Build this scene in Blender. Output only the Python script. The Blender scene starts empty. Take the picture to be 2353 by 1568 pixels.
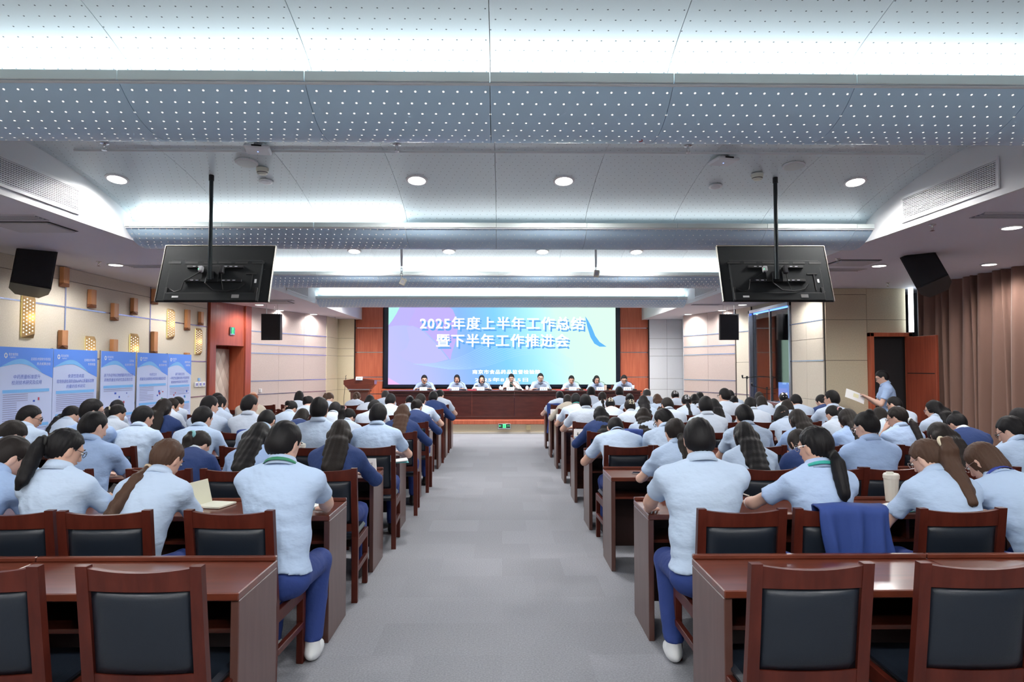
import bpy, math, random
import numpy as np
from mathutils import Matrix, Vector

random.seed(11)
rng = np.random.default_rng(5)
R = math.radians
PI = math.pi
sc = bpy.context.scene
col = sc.collection

# ------------------------------------------------------------------ camera
F_PX, CX, CY = 1569.0, 1176.5, 784.0
CAM = Vector((0.0, 0.0, 1.65))
PITCH = math.atan((847 - CY) / F_PX)
YAW = math.atan((CX - 1154) / F_PX)
cam_d = bpy.data.cameras.new('camera')
cam_d.sensor_width = 36.0
cam_d.lens = 36.0 * F_PX / 2353.0
cam_d.clip_end = 200
cam = bpy.data.objects.new('camera', cam_d)
cam.location = CAM
cam.rotation_euler = (PI / 2 + PITCH, 0, -YAW)
col.objects.link(cam)
sc.camera = cam
CAM_R = cam.rotation_euler.to_matrix()


def ray(px, py):
    return CAM_R @ Vector(((px - CX) / F_PX, -(py - CY) / F_PX, -1.0))


def at(px, py, Y):                      # photograph pixel -> point at depth Y
    d = ray(px, py)
    return CAM + d * ((Y - CAM.y) / d.y)


def at_x(px, py, X):                    # photograph pixel -> point on the plane x = X
    d = ray(px, py)
    return CAM + d * ((X - CAM.x) / d.x)


def at_z(px, py, Z):
    d = ray(px, py)
    return CAM + d * ((Z - CAM.z) / d.z)


def to_px(p):
    q = CAM_R.transposed() @ (Vector(p) - CAM)
    return CX + F_PX * q.x / -q.z, CY - F_PX * q.y / -q.z


# ------------------------------------------------------------------ world, exposure, main lights
w = bpy.data.worlds.new('world')
sc.world = w
w.use_nodes = True
w.node_tree.nodes['Background'].inputs[0].default_value = (0.75, 0.85, 1.0, 1)
w.node_tree.nodes['Background'].inputs[1].default_value = 0.05
sc.view_settings.view_transform = 'Standard'
sc.view_settings.look = 'None'
sc.view_settings.gamma = 1.0
sc.view_settings.use_curve_mapping = False
sc.view_settings.exposure = 0.15
sc.cycles.max_bounces = 6
sc.cycles.diffuse_bounces = 4
sc.cycles.adaptive_threshold = .03
sc.cycles.use_light_tree = False
sc.cycles.glossy_bounces = 2
sc.cycles.transmission_bounces = 4
sc.cycles.sample_clamp_indirect = 6.0
sc.cycles.caustics_reflective = False
sc.cycles.caustics_refractive = False

COVE_W = 9.0          # watts per cove strip
SOFFIT_SPOT_W = 105.0
VAULT_SPOT_W = 160.0

BEAMS = [-3.40, 0.33, 4.06, 7.79, 11.52, 15.25]
SOF_Z = 3.05
SOF_X = 4.03


def area_light(name, loc, rot, sx, sy, watts, color=(1, 1, 1)):
    l = bpy.data.lights.new(name, 'AREA')
    l.shape = 'RECTANGLE'
    l.size, l.size_y, l.energy, l.color = sx, sy, watts, color
    o = bpy.data.objects.new(name, l)
    o.location, o.rotation_euler = loc, rot
    col.objects.link(o)
    return o


# cove strips lie in the slot behind each lip and shine up on the vault
for i, y0 in enumerate(BEAMS):
    x0, x1 = (-SOF_X + .05, SOF_X - .05)
    if i == 3:
        x1 = -1.08
    if i == 3:                       # added fill lamp: lifts the vault where this strip is unlit
        area_light('cove_fill_added', ((SOF_X - .05 - 1.08) / 2, y0 - .37, 3.185), (PI + R(56), 0, 0), SOF_X + 1.0, .05, COVE_W * .28, (.9, .97, 1.0)).data.spread = R(95)
    k = (x1 - x0) / 8.0
    area_light('cove_strip', ((x0 + x1) / 2, y0 - .37, 3.185), (PI + R(56), 0, 0), x1 - x0, .05, COVE_W * k, (.88, .97, 1.0)).data.spread = R(95)
    area_light('cove_strip_up', ((x0 + x1) / 2, y0 - .42, 3.170), (PI + R(4), 0, 0), x1 - x0, .05, COVE_W * k * 1.1, (.9, .98, 1.0)).data.spread = R(140)


# ------------------------------------------------------------------ mesh helpers
class MB:
    def __init__(s):
        s.v, s.f = [], []

    def add(s, vs, fs, M=None):
        b = len(s.v)
        s.v += [tuple(M @ Vector(p)) for p in vs] if M is not None else [tuple(p) for p in vs]
        s.f += [tuple(i + b for i in f) for f in fs]
        return s

    def box(s, x0, x1, y0, y1, z0, z1, c=0.0, M=None):
        if c <= 0:
            v = [(x, y, z) for z in (z0, z1) for y in (y0, y1) for x in (x0, x1)]
            return s.add(v, [(0, 2, 3, 1), (4, 5, 7, 6), (0, 1, 5, 4), (2, 6, 7, 3), (0, 4, 6, 2), (1, 3, 7, 5)], M)
        vs, idx = [], {}
        X, Y, Z = (x0, x1), (y0, y1), (z0, z1)
        for a in (0, 1):
            for b in (0, 1):
                for d in (0, 1):
                    sx, sy, sz = 1 - 2 * a, 1 - 2 * b, 1 - 2 * d
                    for k, p in enumerate(((X[a], Y[b] + sy * c, Z[d] + sz * c), (X[a] + sx * c, Y[b], Z[d] + sz * c), (X[a] + sx * c, Y[b] + sy * c, Z[d]))):
                        idx[a, b, d, k] = len(vs)
                        vs.append(p)
        fs = []
        g = lambda a, b, d, k: idx[a, b, d, k]
        for a in (0, 1):
            q = [g(a, 0, 0, 0), g(a, 1, 0, 0), g(a, 1, 1, 0), g(a, 0, 1, 0)]
            fs.append(q if a else q[::-1])
            q = [g(0, a, 0, 1), g(0, a, 1, 1), g(1, a, 1, 1), g(1, a, 0, 1)]
            fs.append(q if a else q[::-1])
            q = [g(0, 0, a, 2), g(1, 0, a, 2), g(1, 1, a, 2), g(0, 1, a, 2)]
            fs.append(q if a else q[::-1])
        def quad(q, n):
            p = [Vector(vs[i]) for i in q]
            fs.append(q if (p[1] - p[0]).cross(p[2] - p[0]).dot(Vector(n)) > 0 else q[::-1])
        for a in (0, 1):
            for b in (0, 1):
                s1, s2 = 2 * a - 1, 2 * b - 1
                quad([g(a, b, 0, 0), g(a, b, 1, 0), g(a, b, 1, 1), g(a, b, 0, 1)], (s1, s2, 0))
                quad([g(a, 0, b, 0), g(a, 1, b, 0), g(a, 1, b, 2), g(a, 0, b, 2)], (s1, 0, s2))
                quad([g(0, a, b, 1), g(1, a, b, 1), g(1, a, b, 2), g(0, a, b, 2)], (0, s1, s2))
                for d in (0, 1):
                    quad([g(a, b, d, 0), g(a, b, d, 1), g(a, b, d, 2)], (s1, s2, 2 * d - 1))
        return s.add(vs, fs, M)

    def tube(s, pts, r, n=10, caps=True):
        pts = [Vector(p) for p in pts]
        rs = r if isinstance(r, (list, tuple)) else [r] * len(pts)
        rings, up = [], None
        for i, p in enumerate(pts):
            d = (pts[min(i + 1, len(pts) - 1)] - pts[max(i - 1, 0)]).normalized()
            if up is None:
                up = d.orthogonal().normalized()
            up = (up - d * up.dot(d)).normalized()
            sd = d.cross(up)
            rings.append([p + (up * math.cos(2 * PI * k / n) + sd * math.sin(2 * PI * k / n)) * rs[i] for k in range(n)])
        vs = [q for g in rings for q in g]
        fs = [(i * n + k, i * n + (k + 1) % n, (i + 1) * n + (k + 1) % n, (i + 1) * n + k) for i in range(len(pts) - 1) for k in range(n)]
        if caps:
            fs += [tuple(range(n))[::-1], tuple((len(pts) - 1) * n + k for k in range(n))]
        return s.add(vs, fs)

    def lathe(s, prof, n=20, M=None):
        vs, fs = [], []
        for r, z in prof:
            vs += [(r * math.cos(2 * PI * k / n), r * math.sin(2 * PI * k / n), z) for k in range(n)]
        for i in range(len(prof) - 1):
            fs += [(i * n + k, i * n + (k + 1) % n, (i + 1) * n + (k + 1) % n, (i + 1) * n + k) for k in range(n)]
        fs += [tuple(range(n))[::-1], tuple((len(prof) - 1) * n + k for k in range(n))]
        return s.add(vs, fs, M)

    def prism(s, poly, h, M=None):       # poly in xy (ccw), extruded 0..h in z
        n = len(poly)
        vs = [(x, y, 0) for x, y in poly] + [(x, y, h) for x, y in poly]
        fs = [tuple(range(n))[::-1], tuple(range(n, 2 * n))] + [(i, (i + 1) % n, n + (i + 1) % n, n + i) for i in range(n)]
        return s.add(vs, fs, M)

    def mesh(s, name, smooth=False, uv=None):
        m = bpy.data.meshes.new(name)
        m.from_pydata(s.v, [], s.f)
        if smooth:
            m.shade_smooth()
        m.update()
        return m

    def build(s, name, mat, parent=None, loc=None, rot=None, smooth=False):
        return obj(name, s.mesh(name, smooth), mat, parent, loc, rot)


def obj(name, me, mat=None, parent=None, loc=None, rot=None):
    if mat is not None and not me.materials:
        me.materials.append(mat)
    o = bpy.data.objects.new(name, me)
    col.objects.link(o)
    if parent is not None:
        o.parent = parent
    if loc is not None:
        o.location = loc
    if rot is not None:
        o.rotation_euler = rot
    return o


def tag(o, label=None, cat=None, group=None, kind=None):
    if label:
        o['label'] = label
    if cat:
        o['category'] = cat
    if group:
        o['group'] = group
    if kind:
        o['kind'] = kind
    return o


def thing(name, label, cat, loc=(0, 0, 0), rz=0.0, group=None):
    o = bpy.data.objects.new(name, None)
    o.empty_display_size = .1
    col.objects.link(o)
    o.location = loc
    o.rotation_euler = (0, 0, rz)
    return tag(o, label, cat, group)


def copy_tree(o, parent=None):
    c = o.copy()
    col.objects.link(c)
    if parent is not None:
        c.parent = parent
    for ch in list(KIDS.get(o.name, [])):
        copy_tree(ch, c)
    return c


KIDS = {}


def note_kids(o):
    for c in o.children_recursive:
        KIDS.setdefault(c.parent.name, []).append(c)


def struct(name, mb, mat, parent=None, smooth=False):
    o = mb.build(name, mat, parent, smooth=smooth)
    if parent is None:
        o['kind'] = 'structure'
    return o


# ------------------------------------------------------------------ materials
MATS = {}


def mat(name, c, rough=.5, metal=0.0, spec=.5, noise=None, bump=None, coat=0.0, emit=None, sheen=0.0, alpha=None, trans=0.0):
    """noise=(scale xyz or s, strength, second colour)  bump=(scale, strength)"""
    if name in MATS:
        return MATS[name]
    m = bpy.data.materials.new(name)
    m.use_nodes = True
    nt = m.node_tree
    b = nt.nodes['Principled BSDF']
    b.inputs['Base Color'].default_value = (*c, 1)
    b.inputs['Roughness'].default_value = rough
    b.inputs['Metallic'].default_value = metal
    b.inputs['Specular IOR Level'].default_value = spec
    b.inputs['Coat Weight'].default_value = coat
    b.inputs['Coat Roughness'].default_value = .12
    b.inputs['Sheen Weight'].default_value = sheen
    b.inputs['Transmission Weight'].default_value = trans
    if emit:
        b.inputs['Emission Color'].default_value = (*emit[0], 1)
        b.inputs['Emission Strength'].default_value = emit[1]
    def coords(scale):
        tc = nt.nodes.new('ShaderNodeTexCoord')
        mp = nt.nodes.new('ShaderNodeMapping')
        sc_ = scale if isinstance(scale, (tuple, list)) else (scale,) * 3
        mp.inputs['Scale'].default_value = sc_
        nt.links.new(tc.outputs['Object'], mp.inputs['Vector'])
        return mp.outputs['Vector']
    if noise:
        n = nt.nodes.new('ShaderNodeTexNoise')
        n.inputs['Scale'].default_value = 1.0
        n.inputs['Detail'].default_value = 4
        nt.links.new(coords(noise[0]), n.inputs['Vector'])
        r = nt.nodes.new('ShaderNodeValToRGB')
        r.color_ramp.elements[0].position, r.color_ramp.elements[1].position = .35, .68
        r.color_ramp.elements[0].color = (*c, 1)
        r.color_ramp.elements[1].color = (*noise[1], 1)
        nt.links.new(n.outputs['Fac'], r.inputs['Fac'])
        nt.links.new(r.outputs['Color'], b.inputs['Base Color'])
    if bump:
        n = nt.nodes.new('ShaderNodeTexNoise')
        n.inputs['Scale'].default_value = 1.0
        n.inputs['Detail'].default_value = 3
        nt.links.new(coords(bump[0]), n.inputs['Vector'])
        bp = nt.nodes.new('ShaderNodeBump')
        bp.inputs['Strength'].default_value = bump[1]
        bp.inputs['Distance'].default_value = bump[2] if len(bump) > 2 else .01
        nt.links.new(n.outputs['Fac'], bp.inputs['Height'])
        nt.links.new(bp.outputs['Normal'], b.inputs['Normal'])
    MATS[name] = m
    return m


def emis(name, c, s=1.0):
    if name in MATS:
        return MATS[name]
    m = bpy.data.materials.new(name)
    m.use_nodes = True
    nt = m.node_tree
    nt.nodes.remove(nt.nodes['Principled BSDF'])
    e = nt.nodes.new('ShaderNodeEmission')
    e.inputs[0].default_value = (*c, 1)
    e.inputs[1].default_value = s
    nt.links.new(e.outputs[0], nt.nodes['Material Output'].inputs[0])
    MATS[name] = m
    return m


def perforated(name, base, hole, emit_s, pitch=.075, rad=.0068, rough=.35):
    """painted metal sheet with staggered round holes laid out in its own UVs (metres)"""
    m = mat(name, base, rough, spec=.4)
    nt = m.node_tree
    b = nt.nodes['Principled BSDF']
    N, L = nt.nodes.new, nt.links.new
    uv = N('ShaderNodeUVMap')
    sp = N('ShaderNodeSeparateXYZ')
    L(uv.outputs[0], sp.inputs[0])
    def M(op, a, bb=None):
        n = N('ShaderNodeMath')
        n.operation = op
        for i, x in enumerate((a, bb)):
            if x is None:
                continue
            if isinstance(x, (int, float)):
                n.inputs[i].default_value = x
            else:
                L(x, n.inputs[i])
        return n.outputs[0]
    u, v = M('DIVIDE', sp.outputs[0], pitch), M('DIVIDE', sp.outputs[1], pitch * .97)
    row = M('FLOOR', v)
    u2 = M('ADD', u, M('MULTIPLY', row, .34))
    fu, fv = M('SUBTRACT', M('FRACT', u2), .5), M('SUBTRACT', M('FRACT', v), .5)
    d = M('SQRT', M('ADD', M('MULTIPLY', fu, fu), M('MULTIPLY', fv, fv)))
    mask = M('LESS_THAN', d, rad / pitch)
    mx = N('ShaderNodeMix')
    mx.data_type = 'RGBA'
    mx.inputs[6].default_value = (*base, 1)
    mx.inputs[7].default_value = (*hole, 1)
    L(mask, mx.inputs[0])
    L(mx.outputs[2], b.inputs['Base Color'])
    if emit_s:  # emission in the dots stands for light behind the sheet
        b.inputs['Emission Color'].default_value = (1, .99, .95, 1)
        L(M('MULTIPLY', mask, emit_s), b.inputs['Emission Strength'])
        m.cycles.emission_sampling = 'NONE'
    return m


WOOD = mat('mahogany', (.095, .020, .010), .3, noise=((3, 26, 26), (.145, .034, .017)), coat=.35, spec=.5)
WOOD_CH = mat('chair_wood', (.062, .0105, .0065), .40, noise=((24, 24, 4), (.092, .017, .010)), coat=.04, spec=.28)
WOOD_SIDE = mat('desk_side', (.085, .034, .026), .36, noise=((20, 20, 3), (.11, .052, .042)), coat=.3)  # greyer than the tops: grazing sheen put into the colour
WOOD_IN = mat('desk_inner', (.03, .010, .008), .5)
RED_WOOD = mat('cherry_panel', (.46, .105, .050), .42, noise=((30, 30, 1.6), (.58, .155, .078)), coat=.08)
PORTAL_WOOD = mat('portal_wood', (.30, .060, .034), .3, noise=((30, 30, 1.6), (.40, .09, .05)), coat=.25)
LEATHER = mat('black_leather', (.010, .015, .024), .38, spec=.42, bump=(180, .25, .002))
WHITE = mat('white_paint', (.82, .85, .88), .55)
SOFFIT = mat('soffit_paint', (.84, .85, .94), .6)
VAULT = perforated('vault_sheet', (.70, .80, .84), (.09, .12, .14), 0, rad=.0043)
BULGE = perforated('bulge_sheet_lit', (.56, .77, .96), (1, 1, 1), 1.0, rad=.0058)  # glowing dots stand for cove light behind; bluish light cast in base colour
BULGE_DIM = perforated('bulge_sheet_dim', (.56, .77, .96), (.7, .75, .8), .35, rad=.0050)  # weaker dot glow where the cove behind is unlit
LIP = mat('lip_metal', (.70, .78, .78), .5)
STONE = mat('beige_wall', (.60, .545, .455), .75, noise=(60, (.67, .615, .52)), bump=(220, .15, .002))
STONE2 = mat('fabric_panel', (.50, .415, .385), .8, noise=(40, (.54, .45, .42)))
STONE3 = mat('yellow_beige_wall', (.62, .55, .39), .75, noise=(50, (.68, .61, .45)))
STONE4 = mat('light_grey_panel', (.66, .69, .74), .7, noise=(50, (.70, .73, .78)))
TRIM = mat('steel_trim', (.50, .50, .68), .25, metal=.85)
DARK = mat('dark_gap', (.015, .015, .018), .8)
BLACK = mat('black_plastic', (.012, .013, .015), .5)
TVBACK = mat('tv_back', (.022, .025, .027), .7, spec=.2, bump=(300, .1, .001))
CHROME = mat('chrome', (.75, .76, .78), .18, metal=1)
PAPER = mat('paper', (.88, .89, .9), .7)
CREAM = mat('cream_plastic', (.78, .76, .68), .4)
NAVY = mat('navy_cloth', (.018, .045, .16), .85, bump=(14, .35, .02))
NAVY_TR = mat('navy_trousers', (.022, .050, .22), .85, bump=(16, .35, .02))
SHIRTS = [mat('shirt_blue_%d' % i, c, .8, bump=((9, 9, 16), .42, .03)) for i, c in enumerate([(.43, .57, .82), (.46, .60, .82), (.50, .63, .82), (.37, .52, .81)])]
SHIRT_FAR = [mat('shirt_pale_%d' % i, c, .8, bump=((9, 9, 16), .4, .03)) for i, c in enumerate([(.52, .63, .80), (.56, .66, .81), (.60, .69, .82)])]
BEIGE_J = mat('beige_jacket', (.55, .50, .42), .85, bump=(14, .35, .02))
IVORY_J = mat('ivory_jacket', (.80, .76, .74), .8, bump=(14, .3, .02))
GREEN_T = mat('green_top', (.012, .045, .045), .8)
COLLAR = mat('collar_white', (.70, .77, .88), .8)
SKIN = [mat('skin_%d' % i, c, .5, bump=(60, .1, .003)) for i, c in enumerate([(.66, .40, .30), (.72, .46, .36), (.50, .28, .20)])]
HAIR = {k: mat('hair_' + k, c, .55, spec=.22, bump=((150, 150, 14), .35, .004)) for k, c in
        dict(black=(.008, .0075, .009), dark=(.016, .012, .011), brown=(.075, .040, .026), grey=(.05, .048, .048), ginger=(.22, .07, .03)).items()}
GLASSM = mat('glass_pane', (.85, .92, .95), .03, trans=1.0)

# ------------------------------------------------------------------ the room shell
LX, RX, RX2 = -6.05, 5.62, 7.32          # left wall, right wall (far part), right wall (near part)
BACK_Y, FRONT_Y = -3.6, 19.65

CARPET = mat('carpet', (.245, .252, .280), .95, spec=.1, noise=(95, (.335, .342, .372)), bump=(260, .5, .004))
nt = CARPET.node_tree
_b = nt.nodes['Principled BSDF']
_tc = nt.nodes.new('ShaderNodeTexCoord')
_br = nt.nodes.new('ShaderNodeTexBrick')
_br.inputs['Scale'].default_value = 1.0
_br.inputs['Brick Width'].default_value = .5
_br.inputs['Row Height'].default_value = .5
_br.inputs['Mortar Size'].default_value = 0
_br.inputs['Color1'].default_value = (.93, .93, .93, 1)
_br.inputs['Color2'].default_value = (1.05, 1.05, 1.05, 1)
_mx = nt.nodes.new('ShaderNodeMix')
_mx.data_type = 'RGBA'
_mx.blend_type = 'MULTIPLY'
_mx.inputs[0].default_value = 1
nt.links.new(_tc.outputs['Object'], _br.inputs['Vector'])
nt.links.new(_b.inputs['Base Color'].links[0].from_socket, _mx.inputs[6])
nt.links.new(_br.outputs['Color'], _mx.inputs[7])
nt.links.new(_mx.outputs[2], _b.inputs['Base Color'])

struct('floor', MB().box(-6.4, 9.2, BACK_Y - .2, 20, -.1, 0), CARPET)


def uv_strip(name, prof, x0, x1, mt, parent, s0=0.0, thick=.012):
    """sheet panel: profile (y,z) list swept from x0 to x1, UV in metres, with real thickness"""
    n = len(prof)
    s = [s0]
    for a, b in zip(prof, prof[1:]):
        s.append(s[-1] + math.hypot(b[0] - a[0], b[1] - a[1]))
    v, f, uv = [], [], []
    for x in (x0, x1):
        v += [(x, y, z) for y, z in prof]
    for i in range(n - 1):
        f.append((i, i + 1, n + i + 1, n + i))
        uv += [(x0, s[i]), (x0, s[i + 1]), (x1, s[i + 1]), (x1, s[i])]
    nb = len(f)
    o = len(v)                            # edges and back keep vertices of their own, so the face shades smoothly
    for th in (0, thick):
        for x in (x0, x1):
            v += [(x, y, z + th) for y, z in prof]
    for i in range(n - 1):
        f.append((o + 2 * n + i, o + 3 * n + i, o + 3 * n + i + 1, o + 2 * n + i + 1))
    f += [(o, o + n, o + 3 * n, o + 2 * n), (o + n - 1, o + 3 * n - 1, o + 4 * n - 1, o + 2 * n - 1)]
    for i in range(n - 1):
        f += [(o + i, o + 2 * n + i, o + 2 * n + i + 1, o + i + 1), (o + n + i, o + n + i + 1, o + 3 * n + i + 1, o + 3 * n + i)]
    m = bpy.data.meshes.new(name)
    m.from_pydata(v, [], f)
    ul = m.uv_layers.new(name='UVMap')
    k = 0
    for p in m.polygons:
        if p.index < nb:
            p.use_smooth = True
        for li in p.loop_indices:
            ul.data[li].uv = uv[k] if k < len(uv) else (.0, .0)
            k += 1
    return obj(name, m, mt, parent)


def spline(pts, n):
    out = []
    P = [pts[0]] + list(pts) + [pts[-1]]
    for i in range(1, len(P) - 2):
        p0, p1, p2, p3 = [np.array(q, float) for q in P[i - 1:i + 3]]
        for t in np.linspace(0, 1, n, endpoint=False):
            out.append(tuple(.5 * (2 * p1 + (p2 - p0) * t + (2 * p0 - 5 * p1 + 4 * p2 - p3) * t * t + (3 * p1 - p0 - 3 * p2 + p3) * t ** 3)))
    out.append(tuple(pts[-1]))
    return out


ceiling = struct('ceiling', MB().box(-6.4, 9.2, BACK_Y - .2, 20, 3.9, 4.0), WHITE)
VAULT_PTS = [(.10, 3.43), (.8, 3.535), (1.6, 3.56), (2.0, 3.55), (2.5, 3.49), (2.95, 3.40), (3.2, 3.335), (3.36, 3.27), (3.50, 3.165)]
SEAMS = [-SOF_X] + [-.066 + .975 * k for k in range(-4, 5)] + [SOF_X]
SEAMS = [s for s in SEAMS if -SOF_X <= s <= SOF_X]


def vault_z(rel):
    return float(np.interp(rel, [p[0] for p in VAULT_PTS], [p[1] for p in VAULT_PTS]))


GAP = .0018
for bi, y0 in enumerate(BEAMS):
    vp = [(y0 + a, z) for a, z in spline(VAULT_PTS, 5)]
    if bi == len(BEAMS) - 1:
        vp = [(y0 + .10, 3.43), (y0 + .8, 3.54), (y0 + 1.6, 3.58), (y0 + 3.0, 3.6), (19.6, 3.6)]
    # bulge: an arc from the lip down and up again
    bp, Rr = [], .60
    for a in np.linspace(-43, 20, 16):
        bp.append((y0 - .10 + Rr * math.sin(R(a)), 3.005 + Rr * (1 - math.cos(R(a)))))
    for a, b in zip(SEAMS, SEAMS[1:]):
        if b - a < .05:
            continue
        uv_strip('vault_panel', vp, a + GAP, b - GAP, VAULT, ceiling, s0=bi * .31)
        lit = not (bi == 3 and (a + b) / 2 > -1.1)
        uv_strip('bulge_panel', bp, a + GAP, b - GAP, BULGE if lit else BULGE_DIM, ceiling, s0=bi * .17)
        MB().box(a + .0015, b - .0015, y0 - .522, y0 - .510, 3.160, 3.212, .003).build('cove_lip', LIP, ceiling)
    MB().box(-SOF_X, SOF_X, y0 + .095, y0 + .115, 3.055, 3.44).build('beam_back', WHITE, ceiling)
    MB().box(-SOF_X, SOF_X, y0 - .508, y0 - .22, 3.150, 3.160).build('cove_tray', WHITE, ceiling)
# a shallow step in the sheet of each vault
for y0 in BEAMS[1:4]:
    MB().box(-SOF_X + .3, SOF_X - .3, y0 + 1.86, y0 + 1.866, 3.538, 3.556).build('vault_joint', WHITE, ceiling)
tag(ceiling, 'white wave-shaped perforated metal ceiling with lit coves', kind='structure')

# side soffits: lower flat ceiling with an upright face towards the vaults
for sx, nm in ((-1, 'left'), (1, 'right')):
    mb = MB()
    xo = (-6.4 if sx < 0 else 9.2)
    mb.box(min(sx * SOF_X, xo), max(sx * SOF_X, xo), BACK_Y, 19.62, SOF_Z, SOF_Z + .08)
    o = struct('trim_soffit_' + nm, mb, SOFFIT)
    tag(o, 'flat lowered ceiling strip along the %s side of the hall' % nm, kind='structure')
    MB().box(SOF_X - .006 if sx > 0 else -SOF_X - .05, SOF_X + .05 if sx > 0 else -SOF_X + .006, BACK_Y, 19.62, SOF_Z + .08, 3.75).build('soffit_face', WHITE, o)
    # face plate down to the soffit edge
    MB().box(*( (SOF_X - .006, SOF_X + .02) if sx > 0 else (-SOF_X - .02, -SOF_X + .006)), BACK_Y, 19.62, SOF_Z - .004, SOF_Z + .08).build('soffit_edge', WHITE, o)

# ---- walls. Left wall of stone panels with steel strips
wl = struct('wall_left', MB().box(LX - .25, LX - .02, BACK_Y, 14.1, 0, 3.9), DARK)
tag(wl, 'beige stone panelled left wall with steel strips', kind='structure')
ys = [BACK_Y, -1.2, .84, 3.12, 5.4, 7.67, 9.51, 11.79, 14.06]
zs = [0, 1.09, 1.79, 2.5, 2.87, 3.05]
for a, b in zip(ys, ys[1:]):
    for c, d in zip(zs, zs[1:]):
        MB().box(LX - .03, LX, a + .004, b - .004, c + .003, d - .003, .002).build('wall_panel', STONE, wl)
    MB().box(LX - .01, LX + .008, b - .012, b + .012, 0, 3.05).build('vertical_strip', TRIM, wl)
for z in (1.09, 1.79, 2.5):
    MB().box(LX - .01, LX + .006, BACK_Y, 14.06, z - .010, z + .010).build('steel_strip', TRIM, wl)

# rear wall, behind the camera
struct('wall_rear', MB().box(-6.4, 9.2, BACK_Y - .2, BACK_Y, 0, 4.0), STONE)

# left door portal between the stone wall and the slanted panel wall
A, B = Vector((LX, 14.1, 0)), Vector((-5.72, 15.55, 0))


def wall_frame(a, b):
    """local frame: x along a->b, y into the room, z up"""
    d = (b - a)
    L = d.length
    d.normalize()
    return Matrix(((d.x, d.y, 0, a.x), (d.y, -d.x, 0, a.y), (0, 0, 1, 0), (0, 0, 0, 1))), L


M_, L_ = wall_frame(A, B)          # y axis = (dy,-dx) -> points to +x (room) for the left side
door1 = struct('door_1', MB().box(0, L_, -.45, -.40, 0, 3.05, M=M_), PORTAL_WOOD)
tag(door1, 'cherry wood door portal with quilted leather door under an exit sign', kind='structure')
MB().box(0, .20, -.4, .06, 0, 3.05, .006, M_).build('pilaster', PORTAL_WOOD, door1)
MB().box(L_ - .22, L_, -.4, .04, 0, 3.05, .006, M_).build('pilaster', PORTAL_WOOD, door1)
MB().box(.20, L_ - .22, -.4, .0, 2.14, 3.05, .006, M_).build('header', PORTAL_WOOD, door1)
MB().box(L_ - .23, L_ - .22, -.4, .0, 0, 2.14, 0, M_).build('jamb', RED_WOOD, door1)
leaf = MB().box(.22, L_ - .25, -.38, -.345, 0, 2.08, .004, M_).build('door_leaf', mat('quilt_base', (.50, .42, .36), .4), door1)
QUILT = mat('quilted_leather', (.62, .53, .46), .4)
QM = []
cw, ch = .21, .42
for r_ in range(11):
    for c_ in range(6):
        cx_, cz_ = .30 + c_ * cw + (cw / 2 if r_ % 2 else 0), .02 + r_ * ch / 2
        if cx_ - cw / 2 < .22 or cx_ + cw / 2 > L_ - .24 or cz_ - ch / 2 < -.2 or cz_ + ch / 2 > 2.2:
            continue
        z0_, z1_ = max(.01, cz_ - ch / 2), min(2.07, cz_ + ch / 2)
        g = .006
        pts = [(cx_ - cw / 2 + g, -.344, min(max(cz_, .01), 2.07)), (cx_, -.344, z0_ + g), (cx_ + cw / 2 - g, -.344, min(max(cz_, .01), 2.07)), (cx_, -.344, z1_ - g)]
        c4 = [((p[0] + cx_) / 2, -.315, (p[2] + cz_) / 2) for p in pts]
        mb = MB()
        mb.add(pts + c4, [(4, 5, 6, 7), (0, 1, 5, 4), (1, 2, 6, 5), (2, 3, 7, 6), (3, 0, 4, 7)], M_)
        mb.build('quilt_diamond', QUILT, leaf, smooth=True)


def panel_wall(name, a, b, zrows, mt, label, cols=1, strips=(), glow=TRIM, ztop=3.05):
    M, L = wall_frame(Vector((*a, 0)), Vector((*b, 0)))
    if M[0][1] * (0 - a[0]) + M[1][1] * (10 - a[1]) < 0:     # make y point into the room
        M = M @ Matrix.Diagonal((1, -1, 1, 1))
    o = struct(name, MB().box(0, L, -.2, -.02, 0, ztop, 0, M), DARK)
    tag(o, label, kind='structure')
    z = list(zrows)
    for c in range(cols):
        for p, q in zip(z, z[1:]):
            MB().box(L * c / cols + .003, L * (c + 1) / cols - .003, -.03, 0, p + .003, q - .003, .002, M).build('wall_panel', mt, o)
    for s in strips:
        MB().box(0, L, -.01, .006, s - .010, s + .010, 0, M).build('steel_strip', glow, o)
    return o, M, L


ZR = [0, .46, 1.05, 1.36, 2.0, 2.21, 2.5, 3.05]
panel_wall('wall_slanted_left', (-5.70, 15.57), (-4.70, 18.3), ZR, STONE2, 'pink beige panelled slanted wall beside the stage, left', 3, (.46, 1.05, 1.36, 2.0, 2.21, 2.5))
panel_wall('wall_return_left', (-4.69, 18.3), (-4.66, 19.4), ZR, STONE3, 'narrow beige return wall beside the lectern', 1, ())
panel_wall('wall_front_left', (-4.70, 19.42), (-4.2, 19.42), ZR, STONE3, 'beige front wall strip left of the cherry panels', 1, ())
panel_wall('wall_slanted_right', (4.80, 18.0), (5.50, 16.05), ZR, STONE2, 'pink beige panelled slanted wall beside the stage, right', 2, (.46, 1.05, 1.36, 2.0, 2.21, 2.5))
panel_wall('wall_return_right', (4.80, 18.02), (5.15, 19.4), ZR, STONE4, 'grey return wall right of the stage', 1, ())
panel_wall('wall_front_right', (4.2, 19.42), (5.2, 19.42), ZR, STONE4, 'pale grey front wall strip right of the cherry panels', 2, ())
panel_wall('wall_right_far', (5.52, 16.03), (5.62, 15.35), [0, 1.05, 1.79, 2.5, 3.05], STONE, 'beige wall strip between the slanted wall and the window', 1, (1.05, 2.5))
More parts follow.
